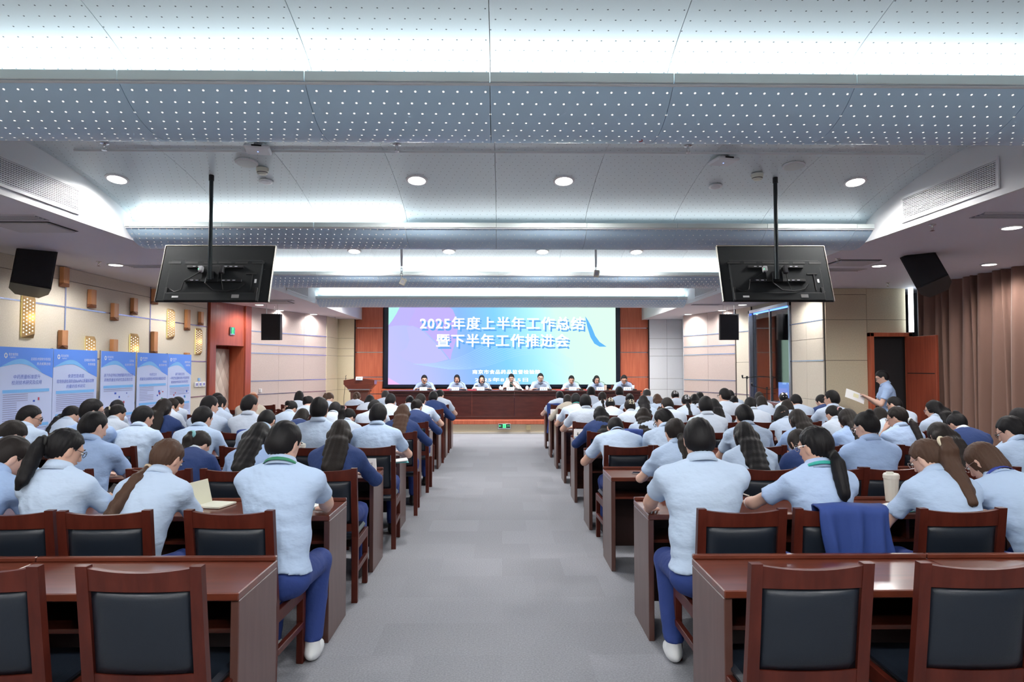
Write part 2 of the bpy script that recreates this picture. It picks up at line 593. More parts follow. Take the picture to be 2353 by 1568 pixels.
panel_wall('wall_right_mid', (5.63, 13.2), (5.60, 11.83), [0, .46, 1.09, 1.79, 2.18, 2.5, 3.05], STONE, 'beige stone wall between window and corner', 2, (.46, 1.79, 2.5))
panel_wall('wall_right_door', (5.63, 11.8), (6.36, 11.8), [0, .46, 1.79, 2.5, 2.94, 3.05], STONE3, 'beige wall beside the open door', 1, ())
panel_wall('wall_above_door', (6.36, 11.8), (7.05, 11.8), [2.26, 2.5, 3.05], STONE3, 'beige wall over the open door', 1, ())
struct('wall_right', MB().box(RX2, RX2 + .2, BACK_Y, 11.9, 0, 4.0), WHITE)

# cherry front wall with steel strips, and the dark surround of the LED screen
wf = struct('wall_front', MB().box(-6.2, 9.2, FRONT_Y, FRONT_Y + .2, 0, 4.0), DARK)
tag(wf, 'cherry wood panelled front wall behind the stage', kind='structure')
zc = [.25, .92, 1.40, 2.11, 2.81, 3.6]
for a, b in ((-4.28, -3.42), (3.40, 4.24)):
    for p, q in zip(zc, zc[1:]):
        MB().box(a, b, FRONT_Y - .05, FRONT_Y, p + .012, q - .012, .003).build('wood_panel', RED_WOOD, wf)
    for z in zc[1:-1]:
        MB().box(a, b - (.0 if a < 0 else 0), FRONT_Y - .04, FRONT_Y - .005, z - .012, z + .012).build('steel_strip', CHROME, wf)
MB().box(-3.42, 3.40, FRONT_Y - .05, FRONT_Y, .34, 1.08, .003).build('wood_panel', RED_WOOD, wf)
MB().box(-3.45, 3.43, FRONT_Y - .10, FRONT_Y - .04, 1.02, 1.06, .003).build('wood_ledge', RED_WOOD, wf)

# stage
stage = struct('floor_stage', MB().box(-4.66, 4.8, 17.30, 19.6, 0, .245), mat('riser_tan', (.56, .47, .32), .6, noise=(60, (.62, .53, .38))))
tag(stage, 'low stage platform with tan riser and cherry nosing', kind='structure')
MB().box(-4.66, 4.8, 17.26, 17.56, .245, .345, .006).build('stage_nosing', RED_WOOD, stage)
MB().box(-4.66, 4.8, 17.285, 17.30, 0, .045, .002).build('baseboard', mat('base_grey', (.5, .47, .42), .6), stage)

# ---- window with a control room behind it (right wall)
win = struct('window_1', MB().box(5.60, 5.72, 13.22, 13.28, .95, 2.95, .004), mat('window_steel', (.45, .50, .62), .25, metal=.9))
tag(win, 'tall control room window with steel frame and blue edge light', kind='structure')
ST = MATS['window_steel']
MB().box(5.56, 5.72, 15.27, 15.33, .95, 2.95, .004).build('window_frame', ST, win)
MB().box(5.56, 5.72, 13.22, 15.33, 2.88, 2.95, .004).build('window_frame', ST, win)
MB().box(5.50, 5.80, 13.22, 15.33, .90, .97, .004).build('window_sill', ST, win)
MB().box(5.64, 5.67, 13.28, 14.25, .97, 2.88).build('window_pane', GLASSM, win)
MB().box(5.64, 5.67, 14.29, 15.27, .97, 2.88).build('window_pane', GLASSM, win)
MB().box(5.62, 5.69, 14.25, 14.29, .97, 2.88, .003).build('window_mullion', CHROME, win)
blue = emis('blue_strip', (.12, .28, 1.0), 3.0)  # glowing strips stand for the blue light reflected along the glass edge
MB().box(5.63, 5.645, 13.285, 13.31, .97, 2.88).build('blue_reflection', blue, win)
MB().box(5.63, 5.645, 13.31, 15.2, 2.855, 2.878).build('blue_reflection', blue, win)
for a, b, c, d in ((13.0, 15.5, 0, .9), (13.0, 15.5, 2.95, 4.0)):
    MB().box(5.66, 5.78, a, b, c, d).build('wall_filler', STONE, win)
struct('wall_control_room', MB().box(7.0, 7.1, 12.2, 16.6, 0, 4).box(5.8, 7.1, 16.5, 16.6, 0, 4).box(5.8, 7.1, 12.2, 12.3, 0, 4), mat('control_room_wall', (.055, .03, .045), .7))

# ---- right door: frame, open leaf, dark curtain behind
dr = struct('door_2', MB().box(6.36, 6.43, 11.70, 11.95, 0, 2.27, .006), RED_WOOD)
tag(dr, 'cherry wood door standing open in the right corner', kind='structure')
MB().box(7.03, 7.10, 11.70, 11.95, 0, 2.27, .006).build('door_frame', RED_WOOD, dr)
MB().box(6.36, 7.10, 11.70, 11.95, 2.20, 2.27, .006).build('door_frame', RED_WOOD, dr)
lf = MB().box(0, .045, -.78, 0, .01, 2.19, .004, Matrix.Translation((6.96, 11.68, 0)) @ Matrix.Rotation(R(2), 4, 'Z')).build('door_leaf', PORTAL_WOOD, dr)
MB().box(-.004, 0, -.74, -.04, 1.56, 1.575, 0, Matrix.Translation((6.96, 11.68, 0)) @ Matrix.Rotation(R(2), 4, 'Z')).build('door_groove', DARK, lf)
MB().tube([(6.97, 10.97, 1.02), (6.92, 10.97, 1.02), (6.91, 11.07, 1.02)], .011, 8).build('door_handle', CHROME, lf)


def curtain(name, p0, p1, z0, z1, amp, waves, mt, thick=.01, seed=0):
    n = waves * 8
    rr = random.Random(seed)
    ph = [rr.uniform(-.5, .5) for _ in range(waves + 1)]
    am = [rr.uniform(.55, 1.25) for _ in range(waves + 1)]
    d = (Vector(p1) - Vector(p0))
    nrm = Vector((-d.y, d.x)).normalized()
    mb = MB()
    levels = [0, .25, .5, .75, 1]
    vs = []
    for side in (0, 1):
        for l in levels:
            for i in range(n + 1):
                k = i / 8
                j = int(min(k, waves - 1))
                f_ = k - j
                a = am[j] * (1 - f_) + am[j + 1] * f_
                t = i / n + .006 * math.sin(k * 2.1 + l * 2 + ph[j])
                off = amp * a * math.sin(2 * PI * k + ph[j] * .6 * (1 - l)) * (.8 + .35 * (1 - l)) + thick * side
                q = Vector(p0) + d * t + nrm * off
                vs.append((q.x, q.y, z0 + (z1 - z0) * l))
    m_ = n + 1
    fs = []
    for s in (0, 1):
        o_ = s * len(levels) * m_
        for l in range(len(levels) - 1):
            for i in range(n):
                q = (o_ + l * m_ + i, o_ + l * m_ + i + 1, o_ + (l + 1) * m_ + i + 1, o_ + (l + 1) * m_ + i)
                fs.append(q if s else q[::-1])
    mb.add(vs, fs)
    return mb.build(name, mt, smooth=True)


tag(curtain('curtain', (7.12, 11.62), (6.93, 1.0), .02, 3.06, .075, 48, mat('brown_curtain', (.200, .112, .086), .85, sheen=.3), seed=3),
    'long brown pleated curtain along the right wall', 'curtain')
tag(curtain('dark_curtain', (6.0, 12.7), (7.3, 12.7), .02, 2.6, .06, 9, mat('charcoal_curtain', (.03, .032, .042), .9), seed=8),
    'dark charcoal curtain seen through the open door', 'curtain')
MB().box(7.06, 7.14, 11.72, 11.74, 2.28, 3.04).build('window_2', emis('daylight', (.85, .95, 1.0), 5.0))['kind'] = 'structure'
bpy.data.objects['window_2']['label'] = 'bright slit of daylight beside the brown curtain'
struct('wall_corridor', MB().box(5.95, 7.5, 13.2, 13.28, 0, 3).box(7.4, 7.5, 11.9, 13.2, 0, 3), DARK)

# ------------------------------------------------------------------ text helper
def text_mesh(body, bold=0.0, align='CENTER', space=1.0, shear=0.0):
    c = bpy.data.curves.new('txt', 'FONT')
    c.body = body
    c.size = 1.0
    c.align_x = align
    c.space_character = space
    c.shear = shear
    c.resolution_u = 3
    o = bpy.data.objects.new('txt', c)
    col.objects.link(o)
    dg = bpy.context.evaluated_depsgraph_get()
    m = bpy.data.meshes.new_from_object(o.evaluated_get(dg))
    bpy.data.objects.remove(o)
    bpy.data.curves.remove(c)
    m.materials.clear()
    return m


def text(name, body, mt, parent, M, x0, x1, yc, h=None, bold=0.0, space=1.0, shear=0.0):
    """flat lettering fitted between x0 and x1 (local to M), centred on yc"""
    m = text_mesh(body, bold, 'CENTER', space, shear)
    n = len(m.vertices)
    a = np.empty(n * 3, np.float32)
    m.vertices.foreach_get('co', a)
    a = a.reshape(-1, 3)
    lo, hi = a.min(0), a.max(0)
    k = (x1 - x0) / (hi[0] - lo[0])
    ky = k if h is None else h / (hi[1] - lo[1])
    a = (a - (lo + hi) / 2) * np.array([k, ky, 1]) + np.array([(x0 + x1) / 2, yc, 0])
    if bold:                             # heavier strokes: the glyphs overprinted with small shifts
        ch = (x1 - x0) / max(1, len(body)) * bold
        polys = [tuple(p.vertices) for p in m.polygons]
        V, Fc = [], []
        for dx, dy in ((0, 0), (1, .6), (-1, .6), (1, -.6), (-1, -.6), (.5, 0), (-.5, 0)):
            o_ = len(V)
            V += [(p[0] + dx * ch, p[1] + dy * ch, dx * 1e-4) for p in a]
            Fc += [tuple(i + o_ for i in f) for f in polys]
        m = bpy.data.meshes.new(name)
        m.from_pydata(V, [], Fc)
    else:
        m.vertices.foreach_set('co', a.astype(np.float32).ravel())
    m.transform(M)
    m.update()
    return obj(name, m, mt, parent)


# ------------------------------------------------------------------ LED screen
SY = 19.50


def sx_(px):
    return at(px, 847, SY).x


def sz_(py):
    return at(1154, py, SY).z


scr = thing('led_screen', 'large LED screen showing the blue and green meeting title', 'screen', (0, SY, 0))
X0, X1, Z0, Z1 = sx_(892), sx_(1415), sz_(884), 3.52
MB().box(X0 - .13, X1 + .13, -.0, .11, Z0 - .09, Z1 + .1, .006).build('bezel', mat('screen_bezel', (.008, .012, .025), .25), scr)
SM = bpy.data.materials.new('screen_picture')
SM.use_nodes = True
nt = SM.node_tree
nt.nodes.clear()
N, L = nt.nodes.new, nt.links.new
out, em, tc, sp = N('ShaderNodeOutputMaterial'), N('ShaderNodeEmission'), N('ShaderNodeTexCoord'), N('ShaderNodeSeparateXYZ')
L(tc.outputs['Generated'], sp.inputs[0])


def nm(op, a, b=None, c=None):
    n = N('ShaderNodeMath')
    n.operation = op
    for i, x in enumerate((a, b, c)):
        if x is None:
            continue
        if isinstance(x, (int, float)):
            n.inputs[i].default_value = x
        else:
            L(x, n.inputs[i])
    return n.outputs[0]


fac = nm('MULTIPLY_ADD', sp.outputs[2], .10, sp.outputs[0])
rp = N('ShaderNodeValToRGB')
els = rp.color_ramp.elements
stops = [(0.0, (.52, .50, .98)), (.20, (.44, .50, 1.0)), (.40, (.24, .47, 1.0)), (.55, (.22, .60, .98)), (.70, (.40, .82, .93)), (.82, (.62, .93, .80)), (1.0, (.66, .95, .78))]
els[0].position, els[0].color = stops[0][0], (*stops[0][1], 1)
els[1].position, els[1].color = stops[-1][0], (*stops[-1][1], 1)
for p, c in stops[1:-1]:
    e = els.new(p)
    e.color = (*c, 1)
L(fac, rp.inputs[0])
L(rp.outputs[0], em.inputs[0])
em.inputs[1].default_value = 1.05
L(em.outputs[0], out.inputs[0])
MB().add([(X0, -.004, Z0), (X1, -.004, Z0), (X1, -.004, Z1), (X0, -.004, Z1)], [(0, 1, 2, 3)]).build('picture', SM, scr)


def scr_poly(name, pxs, c, s=1.0, d=.006):
    pts = [(sx_(x), -d, sz_(y)) for x, y in pxs]
    n = len(pts)
    ar = sum(pts[i][0] * pts[(i + 1) % n][2] - pts[(i + 1) % n][0] * pts[i][2] for i in range(n))
    m = MB().add(pts, [tuple(range(n)) if ar > 0 else tuple(range(n))[::-1]])
    return m.build(name, emis(name + '_%d' % len(MATS), c, s), scr)


scr_poly('green_shape', [(892, 690), (918, 690), (917, 708), (910, 722), (900, 738), (892, 748)], (.45, .88, .82))
scr_poly('pink_shape', [(918, 690), (1000, 690), (985, 715), (960, 742), (945, 750), (928, 748), (905, 749), (892, 752), (892, 748), (900, 738), (910, 722), (917, 708)], (.50, .45, .98), d=.005)
scr_poly('violet_shape', [(962, 690), (1010, 690), (1040, 712), (1052, 740), (1050, 775), (1038, 812), (1035, 828), (1022, 812), (1005, 790), (975, 760), (945, 748), (936, 748), (950, 720)], (.54, .45, .97), .97, .006)
scr_poly('lilac_shape', [(934, 752), (948, 749), (972, 762), (1000, 788), (1030, 826), (1000, 834), (958, 838), (928, 826), (915, 812), (935, 800), (940, 782)], (.52, .52, 1.0), 1.0, .0065)
scr_poly('magenta_shape', [(892, 868), (920, 884), (892, 884)], (.85, .50, .95), 1.0)
scr_poly('blue_leaf', [(1345, 727), (1352, 737), (1360, 752), (1368, 772), (1378, 786), (1394, 797), (1378, 797), (1366, 790), (1357, 775), (1350, 752)], (.13, .48, .93), .95, .006)
for k in range(12):                      # fine flowing lines
    pts = []
    for i in range(30):
        t = i / 29
        x = 950 + k * 7 + t * (380 - k * 7)
        y = 838 + k * 1.0 - 70 * math.exp(-((t - .62) / .30) ** 2) * (1 - k * .045) + 40 * max(0, t - .68) * (1 + k * .1) + 3 * math.sin(t * 5)
        if y < 882 and x < 1330:
            pts.append((x, y))
    mb = MB()
    for (a, b), (c, d) in zip(pts, pts[1:]):
        mb.add([(sx_(a), -.007, sz_(b + .35)), (sx_(c), -.007, sz_(d + .35)), (sx_(c), -.007, sz_(d - .1)), (sx_(a), -.007, sz_(b - .1))], [(0, 1, 2, 3)])
    mb.build('flow_line', emis('flow_line', (.50, .82, 1.0), .95), scr)
MT = Matrix(((1, 0, 0, 0), (0, 0, -1, 0), (0, 1, 0, 0), (0, 0, 0, 1)))
WT, SH = emis('screen_white', (1, 1, 1), 1.35), emis('screen_shadow', (.13, .42, .90), .9)
for body, a, b, y, h, bold in (('2025年度上半年工作总结', 965, 1342, 743, 29, .022), ('暨下半年工作推进会', 1003, 1306, 782.5, 29, .022),
                               ('南京市食品药品监督检验院', 1086, 1241, 855, 9.5, .022), ('2025年8月15日', 1092, 1213, 873, 9, .022)):
    hh = h * SY / F_PX
    if h > 20:
        text('title_shadow', body, SH, scr, Matrix.Translation((.05, -.008, -.06)) @ MT, sx_(a), sx_(b), sz_(y), hh, bold, 1.12)
    text('title_text', body, WT, scr, Matrix.Translation((0, -.012, 0)) @ MT, sx_(a), sx_(b), sz_(y), hh, bold, 1.12)

# ------------------------------------------------------------------ ceiling fixtures
LAMP = emis('lamp_disc', (1.0, .98, .94), 9.0)
RING = mat('lamp_ring', (.85, .87, .9), .4)
ORD = ['zeroth', 'first', 'second', 'third', 'fourth', 'fifth', 'sixth', 'seventh', 'eighth', 'ninth', 'tenth', 'eleventh', 'twelfth', 'thirteenth']


def downlight(p, label, group, watts, tilt=0.0, r=.085, ang=168):
    t = thing('downlight', label, 'ceiling light', p, 0, group)
    M = Matrix.Rotation(tilt, 4, 'X')
    MB().lathe([(r * 1.25, 0), (r * 1.25, -.008), (r, -.012), (r, 0)], 24, M).build('lamp_ring', RING, t)
    d = MB().lathe([(r * .98, -.004), (r * .98, -.013)], 24, M).build('lamp_disc', LAMP, t)
    l = bpy.data.lights.new('downlight_beam', 'SPOT')
    l.energy, l.spot_size, l.spot_blend, l.shadow_soft_size, l.color = watts, R(ang), .45, .14, (1.0, .97, .94)
    o = bpy.data.objects.new('downlight_beam', l)
    col.objects.link(o)
    o.parent = t
    o.location = (0, 0, -.03)
    return t


k = 0
for px, py in ((266, 608), (596, 700), (643, 713), (721, 722)):
    k += 1
    p = at_z(px, py, SOF_Z - .002)
    downlight(p, 'round recessed downlight in left soffit, %s from the camera' % ORD[k], 'soffit downlights', SOFFIT_SPOT_W)
k = 0
for px, py in ((2325, 522), (2273, 607), (2020, 610), (1706, 700), (1659, 713), (1581, 722)):
    k += 1
    p = at_z(px, py, SOF_Z - .002)
    downlight(p, 'round recessed downlight in right soffit, %s from the camera' % ORD[k], 'soffit downlights', SOFFIT_SPOT_W)
k = 0
for bi, xs, rel in ((2, (-3.72, -.83, .60, 3.46), 2.52), (3, (-2.27, -.82, .62, 2.07), 2.66), (1, (-2.9, -1.0, .85, 2.75), .95), (0, (-2.2, -.8, .65, 2.1), 2.5)):
    for j, x in enumerate(xs):
        where = {2: 'nearest', 3: 'second', 1: 'overhead', 0: 'rear'}[bi]
        downlight((x, BEAMS[bi] + rel, vault_z(rel) - .004), 'round downlight in %s vault, %s from left' % (where, ORD[j + 1]), 'vault downlights', VAULT_SPOT_W * (1 if bi > 1 else .95), tilt=R(-12))
for j, x in enumerate((-3.0, -1.8, -.6, .6, 1.8, 3.0)):  # lamps hidden by the last beam, added to light the stage people
    downlight((x, 16.55, 3.52), 'round downlight above the stage front, %s from left' % ORD[j + 1], 'vault downlights', VAULT_SPOT_W * 1.3)
for x, y in ((-5.2, 5.0), (-5.2, 1.2), (5.1, 3.4), (-5.2, 12.2), (5.1, 12.2)):      # further soffit downlights, out of the frame or behind the screens
    downlight((x, y, SOF_Z - .002), 'round recessed downlight in soffit above the seats' + (' far' if y > 10 else ' near') + (' left' if x < 0 else ' right') + (' behind camera side' if y < 2 else ''), 'soffit downlights', SOFFIT_SPOT_W)


def grille(x, y0, y1, z0, z1, label):
    t = thing('air_grille', label, 'air vent', (x, (y0 + y1) / 2, z0), 0, 'air grilles')
    s = 1 if x < 0 else -1
    h = (y1 - y0) / 2
    H = z1 - z0
    MB().box(-.002, .002, -h, h, 0, H).build('backing', DARK, t)
    for a, b, c, d in ((-h - .03, h + .03, -.03, 0), (-h - .03, h + .03, H, H + .03), (-h - .03, -h, 0, H), (h, h + .03, 0, H)):
        MB().box(min(0, s * .014), max(0, s * .014), a, b, c, d, .002).build('grille_frame', WHITE, t)
    n = 13
    me = MB().box(min(0, s * .012), max(0, s * .012), -h, h, -.0038, .0038).mesh('grille_slat')
    for i in range(n):
        obj('grille_slat', me, WHITE, t, (0, 0, (i + .5) * H / n))
    mb = MB()
    for i in range(int(2 * h / .03)):
        yy = -h + .03 * (i + .5)
        mb.box(min(0, s * .006), max(0, s * .006), yy - .003, yy + .003, 0, H)
    mb.build('grille_bars', WHITE, t)


xl, xr = -SOF_X + .009, SOF_X - .009
grille(xl, 5.1, 6.46, 3.135, 3.34, 'white slatted air grille on left soffit face, nearest')
grille(xr, 5.43, 6.72, 3.135, 3.34, 'white slatted air grille on right soffit face, nearest')
grille(xl, 12.75, 14.1, 3.135, 3.34, 'white slatted air grille on left soffit face, by the stage')
grille(xr, 12.75, 14.1, 3.135, 3.34, 'white slatted air grille on right soffit face, by the stage')
ACC = mat('access_panel', (.60, .60, .64), .6)
for x, y, sx, sy, lb in ((-4.62, 6.75, .55, .42, 'square access panel in left soffit near the loudspeaker'), (4.62, 8.9, .5, .42, 'square access panel in right soffit beside the television'),
                         (-4.72, 14.4, .5, .5, 'square access panel in far left soffit')):
    t = thing('access_panel', lb, 'ceiling panel', (x, y, SOF_Z), 0, 'access panels')
    MB().box(-sx / 2, sx / 2, -sy / 2, sy / 2, -.022, -.002, .004).build('panel', ACC, t)
    MB().box(-sx / 2 - .02, sx / 2 + .02, -sy / 2 - .02, sy / 2 + .02, -.006, -.001).build('panel_rim', DARK, t)
VENTM = mat('slot_vent', (.16, .17, .24), .5)
for px, py, lb in ((20, 500, 'dark slot vent in left soffit, nearest'), (350, 612, 'dark slot vent in left soffit behind the hanging screen'), (2320, 495, 'dark slot vent in right soffit, nearest'),
                   (1930, 620, 'dark slot vent in right soffit beside the hanging screen'), (1622, 700, 'dark slot vent in right soffit near the stage'), (640, 690, 'dark slot vent in left soffit near the stage')):
    p = at_z(px, py, SOF_Z)
    t = thing('slot_vent', lb, 'air vent', p, 0, 'slot vents')
    MB().box(-.30, .30, -.11, .11, -.004, -.001).build('vent_back', VENTM, t)
    for i in range(4):
        MB().box(-.30, .30, -.10 + i * .06, -.088 + i * .06, -.012, -.003).build('vent_blade', ACC, t)
    MB().box(-.32, .32, -.13, -.11, -.012, -.001).build('vent_rim', ACC, t)


def sprinkler(p, label):
    t = thing('sprinkler', label, 'sprinkler', p, 0, 'sprinklers')
    MB().lathe([(.035, 0), (.035, -.006), (.012, -.012), (.010, -.03)], 14).build('rosette', CHROME, t)
    MB().tube([(-.008, 0, -.03), (-.014, 0, -.045), (0, 0, -.06)], .003, 6).tube([(.008, 0, -.03), (.014, 0, -.045), (0, 0, -.06)], .003, 6).build('frame_arms', CHROME, t)
    MB().lathe([(.018, -.06), (.022, -.063)], 12).build('deflector', CHROME, t)


def vault_at(px, py):
    lo, hi = 4.3, 7.3
    for _ in range(40):
        m = (lo + hi) / 2
        if at(px, py, m).z < vault_z(m - BEAMS[2]):
            lo = m
        else:
            hi = m
    return at(px, py, lo)


for px, py, lb in ((240, 328, 'left end'), (912, 331, 'left of centre'), (1581, 334, 'right of centre')):
    sprinkler(vault_at(px, py) - Vector((0, 0, .004)), 'chrome sprinkler head in the near vault, ' + lb)
for px, py, lb in ((227, 601, 'left soffit by the first downlight'), (1925, 594, 'right soffit beside the hanging screen'), (2142, 516, 'right soffit near the large grille'), (2040, 650, 'right soffit above the open door'), (770, 730, 'left soffit near the lectern')):
    sprinkler(at_z(px, py, SOF_Z - .001), 'small sprinkler head in ' + lb)


def disc_thing(name, px, py, label, cat, parts, grp=None, tilt=-.12):
    t = thing(name, label, cat, vault_at(px, py) - Vector((0, 0, .003)), 0, grp)
    t.rotation_euler = (tilt, 0, 0)
    for nm_, prof, mt in parts:
        MB().lathe(prof, 28).build(nm_, mt, t, smooth=False)
    return t


SPK = mat('speaker_grille_white', (.70, .76, .76), .6)
disc_thing('ceiling_speaker', 567, 372, 'flat round ceiling loudspeaker left of the smoke detector', 'ceiling speaker', (('rim', [(.10, 0), (.10, -.012), (.088, -.018)], WHITE), ('cone_cover', [(.088, -.012), (.086, -.019)], SPK)), 'ceiling speakers')
disc_thing('ceiling_speaker', 1824, 379, 'flat round ceiling loudspeaker above right television pole', 'ceiling speaker', (('rim', [(.10, 0), (.10, -.012), (.088, -.018)], WHITE), ('cone_cover', [(.088, -.012), (.086, -.019)], SPK)), 'ceiling speakers')
DET = mat('detector_white', (.80, .82, .72), .5)
for px, py, s in ((603, 386, 'left'), (1740, 399, 'right')):
    disc_thing('smoke_detector', px, py, 'cylindrical smoke detector on the near vault, %s side' % s, 'smoke detector', (('base', [(.055, 0), (.055, -.03)], DET), ('sensor', [(.05, -.03), (.047, -.05), (.03, -.062)], DET), ('slots', [(.0485, -.036), (.0485, -.046)], DARK)), 'smoke detectors', 0)
for px, py, s in ((611, 416, 'left'), (1644, 427, 'right')):
    disc_thing('alarm_disc', px, py, 'thin white alarm ring on the near vault, %s side' % s, 'alarm', (('ring', [(.066, 0), (.066, -.010), (.05, -.014)], WHITE), ('centre_plate', [(.048, -.008), (.046, -.015)], ACC)), 'alarm rings')
for px, py, s in ((593, 333, 'left'), (1662, 360, 'right')):
    p = vault_at(px, py)
    t = thing('wifi_router', 'white rounded square wireless router hanging from the %s side of near vault' % s, 'router', p - Vector((0, 0, .03)), R(12), 'wireless routers')
    MB().box(-.105, .105, -.105, .105, -.028, .006, .013).build('router_body', WHITE, t)
    MB().box(-.04, .04, -.109, -.104, -.014, 0).build('port_strip', DARK, t)
    MB().lathe([(.006, -.030), (.005, -.032)], 10).build('status_light', emis('router_led', (.2, .3, 1), 3), t)
    MB().box(-.03, .03, -.03, .03, .006, .035).build('bracket', ACC, t)

# small sensors hanging on white rods below the second beam
for px, nm_, y_t, y_b, tl in ((923, 'chain', 572, 655, R(25)), (1369, 'rod', 572, 637, R(8))):
    p = at(px, y_t, 8.3)
    pb = at(px, y_b, 8.3)
    Lr = p.z - pb.z
    lab = 'small white sensor box hanging by a %s below the second beam' % nm_
    t = thing('hanging_sensor', lab, 'sensor', (p.x, 8.3, pb.z), 0, 'hanging sensors')
    ztop = vault_z(8.3 - BEAMS[3]) - pb.z
    MB().tube([(0, 0, ztop), (0, 0, Lr * (.52 if nm_ == 'chain' else .35))], .014, 10).build('rod', WHITE, t)
    if nm_ == 'chain':
        for i in range(5):
            z = .10 + i * .028
            mb = MB()
            pts = [(.014 * math.cos(a) * (1 if i % 2 else .3), .014 * math.cos(a) * (.3 if i % 2 else 1), z + .022 * math.sin(a)) for a in np.linspace(0, 2 * PI, 13)]
            mb.tube(pts, .0035, 6, False).build('chain_link', CHROME, t)
    else:
        MB().tube([(0, 0, Lr * .37), (0, 0, .07)], .005, 8).build('thin_rod', CHROME, t)
    MB().box(-.034, .034, -.028, .028, 0, .085, .006, Matrix.Rotation(tl, 4, 'Y')).build('sensor_box', CREAM, t)
    MB().box(-.02, .02, -.03, -.028, .02, .06, 0, Matrix.Rotation(tl, 4, 'Y')).build('sensor_lens', ACC, t)

# stray cable ends poking out of beam 1
for px, py, c in ((245, 297, 'red'), (515, 297, 'red'), (545, 297, 'red'), (810, 299, 'red'), (1145, 292, 'green'), (1437, 305, 'red'), (1474, 318, 'red')):
    p = at(px, py, 3.98)
    q = p + Vector((random.uniform(-.025, .025), -.01, -.025))
    o = MB().tube([p + Vector((0, .02, .035)), p, (p + q) / 2 + Vector((.012, 0, -.006)), q], .0028, 6).build('cable_end', mat('cable_' + c, (.35, .02, .02) if c == 'red' else (.2, .4, .4), .5))
    tag(o, 'short loose %s cable end poking from nearest beam at pixel column %d' % (c, px), 'cable', 'loose cable ends')
    o['label'] = 'loose %s cable end below nearest beam, %s' % (c, {245: 'far left', 515: 'left of a twin', 545: 'right of a twin', 810: 'hooked one left of centre', 1145: 'at the centre', 1437: 'right of centre', 1474: 'rightmost hanging lowest'}[px])

